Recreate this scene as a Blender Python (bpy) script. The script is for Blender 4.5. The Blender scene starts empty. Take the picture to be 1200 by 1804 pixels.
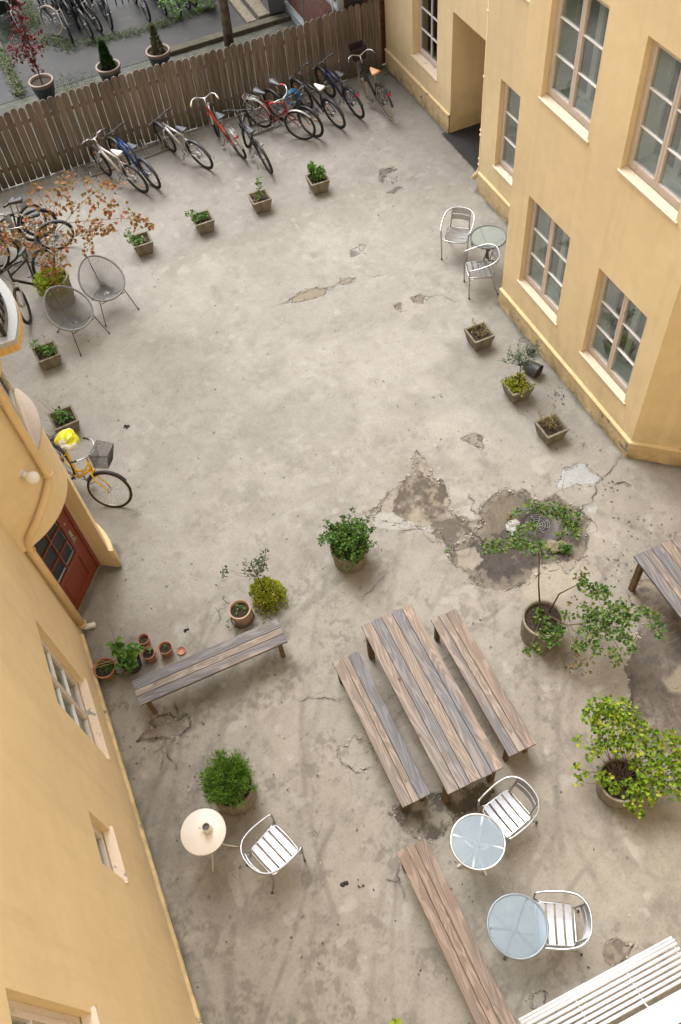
import bpy, bmesh, math, random
import numpy as np
from mathutils import Vector, Matrix, noise as mnoise
R = math.radians
random.seed(7)
S = bpy.context.scene
COL = S.collection

# ------------------------------------------------------------------ camera
TH, RO, FPX, CAMH = 0.968736707, -0.135245749, 1540.34, 10.6
A0 = R(17.62)
def _cam():
    X = np.array([1, 0, 0.]); Y = np.array([0, -np.sin(TH), np.cos(TH)]); Z = np.array([0, -np.cos(TH), -np.sin(TH)])
    M = np.stack([X, Y, Z], 1); c, s = np.cos(RO), np.sin(RO)
    M = np.array([[c, -s, 0], [s, c, 0], [0, 0, 1]]) @ M
    c, s = np.cos(A0), np.sin(A0)
    return M @ np.array([[c, -s, 0], [s, c, 0], [0, 0, 1]])
CM = _cam()
cd = bpy.data.cameras.new('camera'); cam = bpy.data.objects.new('camera', cd); COL.objects.link(cam); S.camera = cam
cd.sensor_fit = 'VERTICAL'; cd.sensor_height = 36; cd.sensor_width = 24; cd.lens = 36 * FPX / 1804; cd.clip_end = 500; cd.clip_start = 0.05
mw = Matrix.Identity(4)
for i in range(3):
    mw[i][0] = CM[0][i]; mw[i][1] = -CM[1][i]; mw[i][2] = -CM[2][i]
mw[0][3], mw[1][3], mw[2][3] = 0, 0, CAMH
cam.matrix_world = mw

# ------------------------------------------------------------------ world, sun, exposure
SUN_EL, SUN_AZ = R(60), R(-6)          # azimuth measured from +Y towards +X
w = bpy.data.worlds.new('World'); S.world = w; w.use_nodes = True
nt = w.node_tree; bg = nt.nodes['Background']
sky = nt.nodes.new('ShaderNodeTexSky'); sky.sky_type = 'NISHITA'; sky.sun_disc = False
sky.sun_elevation = SUN_EL; sky.sun_rotation = SUN_AZ; sky.air_density = 1.0; sky.dust_density = 4.0
hs = nt.nodes.new('ShaderNodeHueSaturation'); hs.inputs['Saturation'].default_value = 0.30
nt.links.new(sky.outputs[0], hs.inputs['Color']); nt.links.new(hs.outputs[0], bg.inputs['Color'])
bg.inputs['Strength'].default_value = 0.15
sl = bpy.data.lights.new('sun', 'SUN'); sl.energy = 1.0; sl.angle = R(36); sl.color = (1.0, 0.975, 0.94)
so = bpy.data.objects.new('sun', sl); COL.objects.link(so); so.location = (0, 0, 20)
d = Vector((math.sin(SUN_AZ) * math.cos(SUN_EL), math.cos(SUN_AZ) * math.cos(SUN_EL), math.sin(SUN_EL)))
so.rotation_euler = d.to_track_quat('Z', 'Y').to_euler()
S.view_settings.view_transform = 'Standard'; S.view_settings.look = 'None'; S.view_settings.gamma = 1
S.view_settings.exposure = 1.27
S.render.engine = 'CYCLES'
S.cycles.max_bounces = 6; S.cycles.diffuse_bounces = 4; S.cycles.transparent_max_bounces = 12

# ------------------------------------------------------------------ surveying: a point seen in the photograph -> place
def G(x, y, z=0.0):
    dd = CM.T @ np.array([x - 600, y - 902, FPX]); t = (z - CAMH) / dd[2]
    return Vector((t * dd[0], t * dd[1], z))

# ------------------------------------------------------------------ mesh helper
class MB:
    def __init__(s): s.v = []; s.f = []; s.m = []; s.sm = []
    def add(s, vs, fs, m=0, smooth=False):
        o = len(s.v); s.v += [tuple(p) for p in vs]
        for f in fs: s.f.append([i + o for i in f]); s.m.append(m); s.sm.append(smooth)
    def box(s, a, b, m=0, X=None, bev=0.0):
        x0, y0, z0 = a; x1, y1, z1 = b
        if bev > 0:
            t = min(bev, abs(x1-x0)/2.1, abs(y1-y0)/2.1, abs(z1-z0)/2.1)
            bm = bmesh.new(); bmesh.ops.create_cube(bm, size=1)
            for v in bm.verts: v.co = Vector(((x0+x1)/2 + v.co.x*(x1-x0), (y0+y1)/2 + v.co.y*(y1-y0), (z0+z1)/2 + v.co.z*(z1-z0)))
            bmesh.ops.bevel(bm, geom=bm.edges[:] , offset=t, segments=1, affect='EDGES', profile=0.5)
            bm.verts.index_update()
            vs = [v.co.copy() for v in bm.verts]; fs = [[v.index for v in f.verts] for f in bm.faces]; bm.free()
        else:
            vs = [Vector(p) for p in ((x0,y0,z0),(x1,y0,z0),(x1,y1,z0),(x0,y1,z0),(x0,y0,z1),(x1,y0,z1),(x1,y1,z1),(x0,y1,z1))]
            fs = [(0,3,2,1),(4,5,6,7),(0,1,5,4),(1,2,6,5),(2,3,7,6),(3,0,4,7)]
        if X: vs = [X @ v for v in vs]
        s.add(vs, fs, m)
    def tube(s, path, r, n=8, m=0, closed=False, cap=True, X=None):
        P = [Vector(p) for p in path]
        if X: P = [X @ p for p in P]
        N = len(P); rs = r if isinstance(r, (list, tuple)) else [r] * N
        vs = []; up = None
        for i in range(N):
            if closed: t = P[(i+1) % N] - P[i-1]
            else: t = P[min(i+1, N-1)] - P[max(i-1, 0)]
            if t.length < 1e-9: t = Vector((0,0,1))
            t.normalize()
            if up is None: up = Vector((0,0,1)) if abs(t.z) < 0.9 else Vector((1,0,0))
            a = up - t * up.dot(t)
            if a.length < 1e-5: a = t.orthogonal()
            a.normalize(); up = a; b = t.cross(a)
            for k in range(n):
                q = 2*math.pi*k/n; vs.append(P[i] + (a*math.cos(q) + b*math.sin(q)) * rs[i])
        fs = []
        for i in range(N if closed else N-1):
            j = (i+1) % N
            for k in range(n): fs.append((i*n+k, i*n+(k+1) % n, j*n+(k+1) % n, j*n+k))
        if cap and not closed: fs.append(tuple(range(n-1, -1, -1))); fs.append(tuple((N-1)*n+k for k in range(n)))
        s.add(vs, fs, m, True)
    def torus(s, c, axis, Rr, r, n=40, k=8, m=0, a0=0, a1=2*math.pi, X=None, squash=1.0):
        axis = Vector(axis).normalized(); u = axis.orthogonal().normalized(); v = axis.cross(u); c = Vector(c)
        if abs(axis.y) > .9: u = Vector((1,0,0)); v = Vector((0,0,1))
        full = abs(a1-a0) > 6.28
        N = n if full else n+1
        vs = []
        for i in range(N):
            q = a0 + (a1-a0)*i/n; e = u*math.cos(q) + v*math.sin(q)
            for j in range(k):
                p = 2*math.pi*j/k; vs.append(c + e*(Rr + r*math.cos(p)) + axis*(r*squash*math.sin(p)))
        if X: vs = [X @ p for p in vs]
        fs = []
        for i in range(n):
            i2 = (i+1) % N
            for j in range(k): fs.append((i*k+j, i2*k+j, i2*k+(j+1) % k, i*k+(j+1) % k))
        s.add(vs, fs, m, True)
    def lathe(s, prof, c=(0,0,0), n=32, m=0, X=None, smooth=True):
        c = Vector(c); vs = []; fs = []
        for (r, z) in prof:
            for k in range(n):
                q = 2*math.pi*k/n; vs.append(c + Vector((r*math.cos(q), r*math.sin(q), z)))
        for i in range(len(prof)-1):
            for k in range(n): fs.append((i*n+k, i*n+(k+1) % n, (i+1)*n+(k+1) % n, (i+1)*n+k))
        if X: vs = [X @ p for p in vs]
        s.add(vs, fs, m, smooth)
    def disc(s, c, r, n=32, m=0, rz=None):
        c = Vector(c); vs = [c + Vector((r*math.cos(2*math.pi*k/n), (rz or r)*math.sin(2*math.pi*k/n), 0)) for k in range(n)]
        s.add(vs, [tuple(range(n))], m)
    def leaf(s, p, d, nrm, L, W, m=0, fold=0.25):
        p = Vector(p); d = Vector(d).normalized(); sd = d.cross(nrm)
        if sd.length < 1e-4: sd = d.orthogonal()
        sd.normalize(); up = sd.cross(d)
        vs = [p, p + d*L*.35 + sd*W*.5 + up*W*fold, p + d*L*.75 + sd*W*.36 + up*W*fold*.7, p + d*L, p + d*L*.75 - sd*W*.36 + up*W*fold*.7, p + d*L*.35 - sd*W*.5 + up*W*fold, p + d*L*.5]
        s.add(vs, [(0,1,2,6),(6,2,3),(0,6,4,5),(6,3,4)], m)
    def poly(s, pts, m=0): s.add(pts, [tuple(range(len(pts)))], m)
    def build(s, name, mats, parent=None, loc=None, rot=None):
        me = bpy.data.meshes.new(name); me.from_pydata(s.v, [], s.f)
        if not isinstance(mats, (list, tuple)): mats = [mats]
        for m in mats: me.materials.append(m)
        me.polygons.foreach_set('material_index', s.m); me.polygons.foreach_set('use_smooth', s.sm); me.update()
        o = bpy.data.objects.new(name, me); COL.objects.link(o)
        if parent: o.parent = parent
        if loc is not None: o.location = loc
        if rot is not None: o.rotation_euler = rot
        return o
def tag(o, label=None, cat=None, group=None, kind=None):
    if label: o['label'] = label
    if cat: o['category'] = cat
    if group: o['group'] = group
    if kind: o['kind'] = kind
    return o
def empty(name, loc, rz=0, lean=0):
    o = bpy.data.objects.new(name, None); COL.objects.link(o); o.location = loc; o.rotation_euler = (lean, 0, rz); o.empty_display_size = .2
    return o
def children(o): return [c for c in bpy.data.objects if c.parent == o]
def copy_tree(o, parent=None):
    c = o.copy(); COL.objects.link(c); c.parent = parent
    for ch in children(o): copy_tree(ch, c)
    return c

# ------------------------------------------------------------------ materials
MATS = {}
def newmat(name):
    m = bpy.data.materials.new(name); m.use_nodes = True; MATS[name] = m
    return m, m.node_tree, m.node_tree.nodes['Principled BSDF']
def nd(t, typ, **kw):
    n = t.nodes.new(typ)
    for k, v in kw.items():
        if k.startswith('i_'): n.inputs[k[2:]].default_value = v
        else: setattr(n, k, v)
    return n
def noise_node(t, scale, detail=4, rough=.5, vec=None, dist=0):
    n = nd(t, 'ShaderNodeTexNoise'); n.inputs['Scale'].default_value = scale; n.inputs['Detail'].default_value = detail; n.inputs['Roughness'].default_value = rough; n.inputs['Distortion'].default_value = dist
    if vec: t.links.new(vec, n.inputs['Vector'])
    return n
def ramp(t, fac, stops):
    r = nd(t, 'ShaderNodeValToRGB'); el = r.color_ramp.elements
    while len(el) < len(stops): el.new(.5)
    for e, (p, c) in zip(el, stops): e.position = p; e.color = (*c, 1) if len(c) == 3 else c
    t.links.new(fac, r.inputs[0]); return r
def mixc(t, fac, a, b, blend='MIX'):
    n = nd(t, 'ShaderNodeMix', data_type='RGBA', blend_type=blend)
    for sock, v in ((n.inputs[0], fac), (n.inputs[6], a), (n.inputs[7], b)):
        if hasattr(v, 'is_linked'): t.links.new(v, sock)
        elif isinstance(v, (int, float)): sock.default_value = v
        else: sock.default_value = (*v, 1)
    return n.outputs[2]
def bump(t, b, h, strength=.3, dist=.01):
    n = nd(t, 'ShaderNodeBump'); n.inputs['Strength'].default_value = strength; n.inputs['Distance'].default_value = dist
    t.links.new(h, n.inputs['Height']); t.links.new(n.outputs[0], b.inputs['Normal']); return n
def simple(name, col, rough=.5, metal=0, var=.12, scale=8, bmp=0, spec=None):
    m, t, b = newmat(name)
    b.inputs['Roughness'].default_value = rough; b.inputs['Metallic'].default_value = metal
    if spec is not None: b.inputs['Specular IOR Level'].default_value = spec
    co = nd(t, 'ShaderNodeTexCoord'); n = noise_node(t, scale, 5, .6, co.outputs['Object'])
    lo = tuple(c*(1-var) for c in col); hi = tuple(min(1, c*(1+var)) for c in col)
    r = ramp(t, n.outputs[0], [(.3, lo), (.7, hi)]); t.links.new(r.outputs[0], b.inputs['Base Color'])
    if bmp: bump(t, b, n.outputs[0], bmp, .005)
    return m
def leafmat(name, cols, rough=.55, trans=.25):
    m, t, b = newmat(name); g = nd(t, 'ShaderNodeNewGeometry')
    r = ramp(t, g.outputs['Random Per Island'], [(i/(len(cols)-1) if len(cols) > 1 else 0, c) for i, c in enumerate(cols)])
    t.links.new(r.outputs[0], b.inputs['Base Color']); b.inputs['Roughness'].default_value = rough
    tr = nd(t, 'ShaderNodeBsdfTranslucent'); t.links.new(r.outputs[0], tr.inputs[0])
    mx = nd(t, 'ShaderNodeMixShader'); mx.inputs[0].default_value = trans
    t.links.new(b.outputs[0], mx.inputs[1]); t.links.new(tr.outputs[0], mx.inputs[2]); t.links.new(mx.outputs[0], t.nodes['Material Output'].inputs[0])
    return m
def stucco(name, col, dirt=(.25,.2,.1), dz=None, peel=0):
    m, t, b = newmat(name); co = nd(t, 'ShaderNodeTexCoord').outputs['Object']
    n1 = noise_node(t, .55, 6, .55, co); n2 = noise_node(t, 5, 6, .6, co); n3 = noise_node(t, 55, 3, .6, co)
    lo = tuple(c*.90 for c in col); hi = tuple(min(1, c*1.06) for c in col)
    r1 = ramp(t, n1.outputs[0], [(.3, lo), (.7, hi)])
    r2 = ramp(t, n2.outputs[0], [(.2, (.93,.92,.90)), (.75, (1.02,1.02,1.02))])
    c = mixc(t, 1.0, r1.outputs[0], r2.outputs[0], 'MULTIPLY')
    # vertical rain streaks
    mp = nd(t, 'ShaderNodeMapping'); mp.inputs['Scale'].default_value = (3.2, 3.2, .22); t.links.new(co, mp.inputs[0])
    n4 = noise_node(t, 1.6, 5, .65, mp.outputs[0]); r4 = ramp(t, n4.outputs[0], [(.30, (.88,.86,.82)), (.50, (1,1,1))])
    c = mixc(t, .55, c, r4.outputs[0], 'MULTIPLY')
    # small chips and stains
    n5 = noise_node(t, 9, 2, .5, co); r5 = ramp(t, n5.outputs[0], [(.15, (1,1,1)), (.19, (0,0,0))])
    c = mixc(t, r5.outputs[0], c, tuple(x*.7 for x in col))
    if dz:
        sx = nd(t, 'ShaderNodeSeparateXYZ'); t.links.new(co, sx.inputs[0])
        mr = nd(t, 'ShaderNodeMapRange'); mr.inputs[1].default_value = dz[0]; mr.inputs[2].default_value = dz[1]; mr.inputs[3].default_value = 1; mr.inputs[4].default_value = 0
        t.links.new(sx.outputs[2], mr.inputs[0])
        n6 = noise_node(t, 3.5, 8, .7, co); r6 = ramp(t, n6.outputs[0], [(.35, (0,0,0)), (.62, (1,1,1))])
        ml = nd(t, 'ShaderNodeMath', operation='MULTIPLY'); t.links.new(mr.outputs[0], ml.inputs[0]); t.links.new(r6.outputs[0], ml.inputs[1])
        c = mixc(t, ml.outputs[0], c, dirt)
    if peel:
        n7 = noise_node(t, 2.3, 9, .72, co); r7 = ramp(t, n7.outputs[0], [(1-peel-.36, (0,0,0)), (1-peel-.35, (1,1,1))])
        c = mixc(t, r7.outputs[0], c, (.24, .22, .19))
    t.links.new(c, b.inputs['Base Color']); b.inputs['Roughness'].default_value = .85; b.inputs['Specular IOR Level'].default_value = .25
    ad = nd(t, 'ShaderNodeMath', operation='ADD'); t.links.new(n3.outputs[0], ad.inputs[0]); t.links.new(n2.outputs[0], ad.inputs[1])
    bump(t, b, ad.outputs[0], .35, .006)
    return m
YEL = (.80, .65, .405)
M_wall = stucco('yellow_stucco', YEL, (.50,.40,.24), (-.2, .9))
M_wall2 = stucco('yellow_stucco_left', (.79, .64, .41), (.50,.40,.24), (-.2, .5))
M_plinth = stucco('plinth_stucco', (.74, .58, .34), (.20,.17,.10), (-.05, .42), peel=.0)
M_plinth2 = stucco('plinth_stucco_worn', (.74, .58, .34), (.18,.15,.09), (-.05, .42), peel=.035)
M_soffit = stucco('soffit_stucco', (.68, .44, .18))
def paintmat(name, col, under, amt, rough=.5):
    m, t, b = newmat(name); co = nd(t, 'ShaderNodeTexCoord').outputs['Object']
    n = noise_node(t, 7, 10, .75, co); r = ramp(t, n.outputs[0], [(amt, (1,1,1)), (amt+.015, (0,0,0))])
    n2 = noise_node(t, 25, 4, .6, co); r2 = ramp(t, n2.outputs[0], [(.3, tuple(c*.88 for c in col)), (.7, col)])
    t.links.new(mixc(t, r.outputs[0], r2.outputs[0], under), b.inputs['Base Color']); b.inputs['Roughness'].default_value = rough
    bump(t, b, n.outputs[0], .2, .004); return m
M_frame = paintmat('window_paint', (.66, .575, .51), (.30, .22, .17), .33)
M_frame_dark = paintmat('window_paint_grey', (.46,.43,.38), (.2,.18,.15), .32)
M_muntin = paintmat('muntin_paint', (.80,.77,.72), (.35,.30,.25), .30)
M_sill = paintmat('sill_paint', (.70,.58,.43), (.27,.28,.28), .34)
M_sill_worn = paintmat('sill_paint_worn', (.74,.62,.48), (.25,.27,.28), .405)
M_sill_pink = paintmat('sill_paint_pink', (.47,.37,.28), (.3,.24,.19), .30)
M_inner = simple('inner_sash_paint', (.50,.54,.48), .5, 0, .08, 6)
M_blind = simple('grey_blind', (.12,.125,.115), .8, 0, .22, 3)
M_dark = simple('dark_interior', (.03,.03,.032), .9)
def glassmat(name, tint=(.75,.82,.84), refl=.22, rough=.02):
    m, t, b = newmat(name); out = t.nodes['Material Output']
    tr = nd(t, 'ShaderNodeBsdfTransparent'); tr.inputs[0].default_value = (*tint, 1)
    gl = nd(t, 'ShaderNodeBsdfGlossy'); gl.inputs['Roughness'].default_value = rough; gl.inputs[0].default_value = (.9,.95,1,1)
    fr = nd(t, 'ShaderNodeFresnel'); fr.inputs[0].default_value = 1.35
    ad = nd(t, 'ShaderNodeMath', operation='MULTIPLY_ADD'); ad.inputs[1].default_value = .22; ad.inputs[2].default_value = refl; t.links.new(fr.outputs[0], ad.inputs[0])
    n = noise_node(t, 3, 3, .5, nd(t, 'ShaderNodeTexCoord').outputs['Object']); bp = nd(t, 'ShaderNodeBump'); bp.inputs['Strength'].default_value = .05; bp.inputs['Distance'].default_value = .01
    t.links.new(n.outputs[0], bp.inputs['Height']); t.links.new(bp.outputs[0], gl.inputs['Normal'])
    mx = nd(t, 'ShaderNodeMixShader'); t.links.new(ad.outputs[0], mx.inputs[0]); t.links.new(tr.outputs[0], mx.inputs[1]); t.links.new(gl.outputs[0], mx.inputs[2]); t.links.new(mx.outputs[0], out.inputs[0])
    return m
M_glass = glassmat('window_glass', refl=.03)
M_glass_dark = glassmat('dark_window_glass', (.4,.42,.45), .0)
def frosted(name, col, alpha, rough):
    m, t, b = newmat(name); out = t.nodes['Material Output']; co = nd(t, 'ShaderNodeTexCoord').outputs['Object']
    n = noise_node(t, 60, 2, .5, co); n2 = noise_node(t, 5, 5, .6, co)
    r = ramp(t, n2.outputs[0], [(.3, tuple(c*.8 for c in col)), (.7, col)]); t.links.new(r.outputs[0], b.inputs['Base Color'])
    b.inputs['Roughness'].default_value = rough; b.inputs['Specular IOR Level'].default_value = .9; bump(t, b, n.outputs[0], .5, .004)
    tr = nd(t, 'ShaderNodeBsdfTransparent'); tr.inputs[0].default_value = (.8,.88,.92,1)
    mx = nd(t, 'ShaderNodeMixShader'); mx.inputs[0].default_value = alpha
    t.links.new(tr.outputs[0], mx.inputs[1]); t.links.new(b.outputs[0], mx.inputs[2]); t.links.new(mx.outputs[0], out.inputs[0]); return m
M_frost = frosted('frosted_glass', (.30,.38,.46), .42, .22)
M_tglass = frosted('clear_table_glass', (.40,.44,.40), .45, .12)
M_alu = simple('brushed_aluminium', (.50,.51,.53), .30, 1, .10, 20)
M_aluw = simple('bright_aluminium', (.42,.43,.45), .30, .9, .12, 20)
M_steel = simple('galvanised_steel', (.45,.45,.44), .45, .8, .15, 15)
M_dsteel = simple('dark_steel', (.13,.13,.13), .5, .4)
M_black = simple('black_metal', (.018,.018,.02), .4)
M_blackp = simple('black_plastic', (.03,.03,.033), .45)
M_rubber = simple('tyre_rubber', (.016,.015,.015), .8, 0, .3, 30)
M_tan_tyre = simple('cream_tyre', (.50,.42,.32), .8)
M_tan_wall = simple('tan_tyre', (.36,.30,.22), .8)
M_white = simple('white_paint', (.78,.77,.74), .45, 0, .06)
M_cream = simple('cream_tabletop', (.70,.655,.60), .4, 0, .05, 4)
M_greyplastic = simple('grey_plastic_cord', (.20,.215,.23), .5)
M_terra = simple('terracotta', (.38,.175,.11), .8, 0, .25, 9, .2)
M_terra_pale = simple('pale_terracotta', (.42,.29,.21), .8, 0, .22, 9, .2)
M_pot_blue = simple('dark_blue_glaze', (.025,.035,.045), .35, 0, .5, 6)
M_pot_rim = simple('brown_glazed_rim', (.22,.165,.12), .5, 0, .3, 6)
M_soil = simple('soil', (.035,.024,.016), .95, 0, .6, 25, .8)
M_bark = simple('bark', (.10,.075,.055), .9, 0, .4, 20, .6)
M_twig = simple('twig_bark', (.13,.085,.06), .9, 0, .3, 20)
M_stalk = simple('dry_stalk', (.40,.27,.14), .8, 0, .2, 20)
def concretemat(name, a, b_, moss):
    m, t, b = newmat(name); co = nd(t, 'ShaderNodeTexCoord').outputs['Object']
    n = noise_node(t, 6, 8, .7, co); n2 = noise_node(t, 60, 3, .6, co)
    mp = nd(t, 'ShaderNodeMapping'); mp.inputs['Scale'].default_value = (9, 9, 1.2); t.links.new(co, mp.inputs[0]); n3 = noise_node(t, 2, 5, .6, mp.outputs[0])
    r = ramp(t, n.outputs[0], [(.3, a), (.7, b_)]); r3 = ramp(t, n3.outputs[0], [(.35, moss), (.6, (1,1,1))])
    c = mixc(t, .8, r.outputs[0], r3.outputs[0], 'MULTIPLY'); r2 = ramp(t, n2.outputs[0], [(.3,(.8,.8,.8)), (.7,(1.1,1.1,1.1))]); c = mixc(t, 1, c, r2.outputs[0], 'MULTIPLY')
    t.links.new(c, b.inputs['Base Color']); b.inputs['Roughness'].default_value = .92; bump(t, b, n2.outputs[0], .6, .006); return m
M_conc = concretemat('planter_concrete', (.16,.14,.10), (.27,.24,.185), (.62,.60,.45))
M_conc_round = concretemat('round_pot_concrete', (.22,.195,.15), (.33,.30,.24), (.7,.66,.55))
M_conc_pale = concretemat('pale_concrete', (.30,.30,.29), (.42,.42,.40), (.8,.8,.78))
def woodmat(name, tan, grey, bias, sc=1.0):
    """long axis of every plank is local X"""
    m, t, b = newmat(name); co = nd(t, 'ShaderNodeTexCoord').outputs['Object']; g = nd(t, 'ShaderNodeNewGeometry')
    of = nd(t, 'ShaderNodeVectorMath', operation='SCALE'); of.inputs[0].default_value = (17, 31, 7); t.links.new(g.outputs['Random Per Island'], of.inputs['Scale'])
    ad = nd(t, 'ShaderNodeVectorMath', operation='ADD'); t.links.new(co, ad.inputs[0]); t.links.new(of.outputs[0], ad.inputs[1])
    mp = nd(t, 'ShaderNodeMapping'); mp.inputs['Scale'].default_value = (.75, 7, 7); t.links.new(ad.outputs[0], mp.inputs[0])
    n1 = noise_node(t, 1.0, 5, .55, mp.outputs[0])                                   # silvering, long streaks
    r1 = ramp(t, n1.outputs[0], [(bias-.10, (1,1,1)), (bias+.10, (0,0,0))])
    mp2 = nd(t, 'ShaderNodeMapping'); mp2.inputs['Scale'].default_value = (.55, 4.2, 4.2); t.links.new(ad.outputs[0], mp2.inputs[0])
    nn = noise_node(t, 1.1, 2, .5, mp2.outputs[0], .6)
    ml = nd(t, 'ShaderNodeMath', operation='MULTIPLY'); ml.inputs[1].default_value = 85; t.links.new(nn.outputs[0], ml.inputs[0])
    sn = nd(t, 'ShaderNodeMath', operation='SINE'); t.links.new(ml.outputs[0], sn.inputs[0])         # contour lines of the noise read as cathedral grain
    r2 = ramp(t, sn.outputs[0], [(.0, (.74,.71,.69)), (.40, (.98,.97,.97)), (.95, (1.05,1.05,1.05))])
    mp3 = nd(t, 'ShaderNodeMapping'); mp3.inputs['Scale'].default_value = (3, 120, 120); t.links.new(ad.outputs[0], mp3.inputs[0])
    n3 = noise_node(t, 1, 4, .6, mp3.outputs[0]); r3 = ramp(t, n3.outputs[0], [(.3, (.66,.65,.64)), (.62, (1.08,1.08,1.08))])
    c = mixc(t, r1.outputs[0], tan, grey)
    c = mixc(t, .9, c, r2.outputs[0], 'MULTIPLY'); c = mixc(t, 1, c, r3.outputs[0], 'MULTIPLY')
    mp4 = nd(t, 'ShaderNodeMapping'); mp4.inputs['Scale'].default_value = (4.2, 7.5, 7.5); t.links.new(ad.outputs[0], mp4.inputs[0])
    vo = nd(t, 'ShaderNodeTexVoronoi'); vo.inputs['Scale'].default_value = 1.0; t.links.new(mp4.outputs[0], vo.inputs['Vector'])
    rk = ramp(t, vo.outputs['Distance'], [(.06, (1,1,1)), (.16, (0,0,0))])
    sc_ = nd(t, 'ShaderNodeSeparateColor'); t.links.new(vo.outputs['Color'], sc_.inputs[0])
    gt = nd(t, 'ShaderNodeMath', operation='GREATER_THAN'); gt.inputs[1].default_value = .42; t.links.new(sc_.outputs[0], gt.inputs[0])
    mk = nd(t, 'ShaderNodeMath', operation='MULTIPLY'); t.links.new(rk.outputs[0], mk.inputs[0]); t.links.new(gt.outputs[0], mk.inputs[1])
    mk2 = nd(t, 'ShaderNodeMath', operation='MULTIPLY'); mk2.inputs[1].default_value = .95; t.links.new(mk.outputs[0], mk2.inputs[0])
    c = mixc(t, mk2.outputs[0], c, (.085,.06,.05)); c = mixc(t, 1, c, (.76,.755,.75), 'MULTIPLY')
    t.links.new(c, b.inputs['Base Color']); b.inputs['Roughness'].default_value = .75; b.inputs['Specular IOR Level'].default_value = .3
    bump(t, b, n3.outputs[0], .3, .003); return m
M_wtan = woodmat('weathered_tan_plank', (.385,.325,.28), (.30,.285,.285), .40)
M_wgrey = woodmat('silvered_grey_plank', (.35,.31,.285), (.25,.255,.28), .60)
M_wmix = woodmat('half_silvered_plank', (.42,.34,.285), (.235,.235,.255), .51)
M_wleg = woodmat('brown_timber', (.24,.15,.075), (.16,.11,.07), .45)
M_wred = woodmat('unweathered_pine_plank', (.37,.29,.24), (.27,.23,.21), .40)
m, t, b = newmat('picket_timber')
co = nd(t, 'ShaderNodeTexCoord').outputs['Object']; oi = nd(t, 'ShaderNodeObjectInfo')
mp = nd(t, 'ShaderNodeMapping'); mp.inputs['Scale'].default_value = (38, 38, 1.4); t.links.new(co, mp.inputs[0]); t.links.new(oi.outputs['Location'], mp.inputs['Location'])
n = noise_node(t, 1, 6, .65, mp.outputs[0]); r = ramp(t, n.outputs[0], [(.30, (.055,.044,.036)), (.5, (.175,.142,.116)), (.72, (.29,.255,.22))])
r2 = ramp(t, oi.outputs['Random'], [(0, (.66,.66,.66)), (1, (1.15,1.12,1.1))]); c = mixc(t, 1, r.outputs[0], r2.outputs[0], 'MULTIPLY')
sx = nd(t, 'ShaderNodeSeparateXYZ'); t.links.new(co, sx.inputs[0]); mr = nd(t, 'ShaderNodeMapRange'); mr.inputs[1].default_value = .02; mr.inputs[2].default_value = .5; mr.inputs[3].default_value = .75; mr.inputs[4].default_value = 0
t.links.new(sx.outputs[2], mr.inputs[0]); c = mixc(t, mr.outputs[0], c, (.05,.055,.028)); t.links.new(c, b.inputs['Base Color']); b.inputs['Roughness'].default_value = .85; bump(t, b, n.outputs[0], .5, .004)
M_picket = m
# foliage
L_box = leafmat('box_leaves', [(.018,.05,.008), (.05,.125,.015), (.085,.19,.025), (.14,.26,.04)])
L_thuja = leafmat('thuja_sprays', [(.035,.09,.01), (.08,.19,.018), (.14,.30,.028), (.22,.39,.045)])
L_green = leafmat('mid_green_leaves', [(.05,.12,.02), (.08,.19,.03), (.12,.25,.04), (.17,.30,.05)])
L_pale = leafmat('pale_green_leaves', [(.07,.15,.03), (.13,.24,.06), (.20,.32,.09)])
L_lime = leafmat('lime_leaves', [(.15,.24,.012), (.26,.36,.015), (.36,.45,.03), (.42,.48,.05), (.12,.2,.02)], trans=.35)
L_limeshrub = leafmat('lime_shrub_leaves', [(.05,.11,.008), (.10,.20,.010), (.17,.29,.015), (.26,.36,.02), (.36,.38,.03)], trans=.3)
L_goldgreen = leafmat('lime_ground_cover', [(.13,.18,.01), (.26,.30,.012), (.38,.39,.02), (.19,.25,.02)])
L_red = leafmat('dark_red_leaves', [(.05,.008,.008), (.11,.012,.012), (.17,.025,.018)])
L_autumn = leafmat('autumn_leaves', [(.24,.09,.03), (.32,.14,.04), (.28,.16,.04), (.19,.15,.035), (.42,.12,.075), (.27,.20,.05), (.20,.13,.04)], trans=.35)
L_olive = leafmat('grey_olive_leaves', [(.05,.08,.045), (.09,.13,.075), (.13,.18,.11)])
L_dry = leafmat('dry_leaves', [(.22,.17,.06), (.30,.20,.08), (.16,.15,.04), (.10,.13,.03)])
L_darkcone = leafmat('dark_conifer', [(.015,.045,.01), (.03,.08,.015), (.045,.10,.02)])
L_moss = leafmat('moss_grass', [(.035,.06,.012), (.06,.10,.018), (.10,.14,.028)])

# ================================================================== GROUND
rng = np.random.RandomState(3)
TAB = rng.rand(256, 256)
def vn(X, Y, s, seed=0):
    u = X*s + seed*17.3 + 500; v = Y*s + seed*9.7 + 500
    i = np.floor(u).astype(int); j = np.floor(v).astype(int); a = u-i; b = v-j
    a = a*a*(3-2*a); b = b*b*(3-2*b); g = lambda p, q: TAB[p % 256, q % 256]
    return (g(i, j)*(1-a)+g(i+1, j)*a)*(1-b)+(g(i, j+1)*(1-a)+g(i+1, j+1)*a)*b
def fbm(X, Y, s, seed=0, o=5, g=.5):
    r = 0; amp = 1; tot = 0
    for k in range(o): r = r+amp*vn(X, Y, s*2**k, seed+k*3); tot += amp; amp *= g
    return r/tot
def sstep(x, a, b): t = np.clip((x-a)/(b-a), 0, 1); return t*t*(3-2*t)
def pxl(pts): return [tuple(G(x, y)[:2]) for x, y in pts]
def crop(pts, s, ox, oy): return pxl([(ox+x/s, oy+y/s) for x, y in pts])
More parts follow.
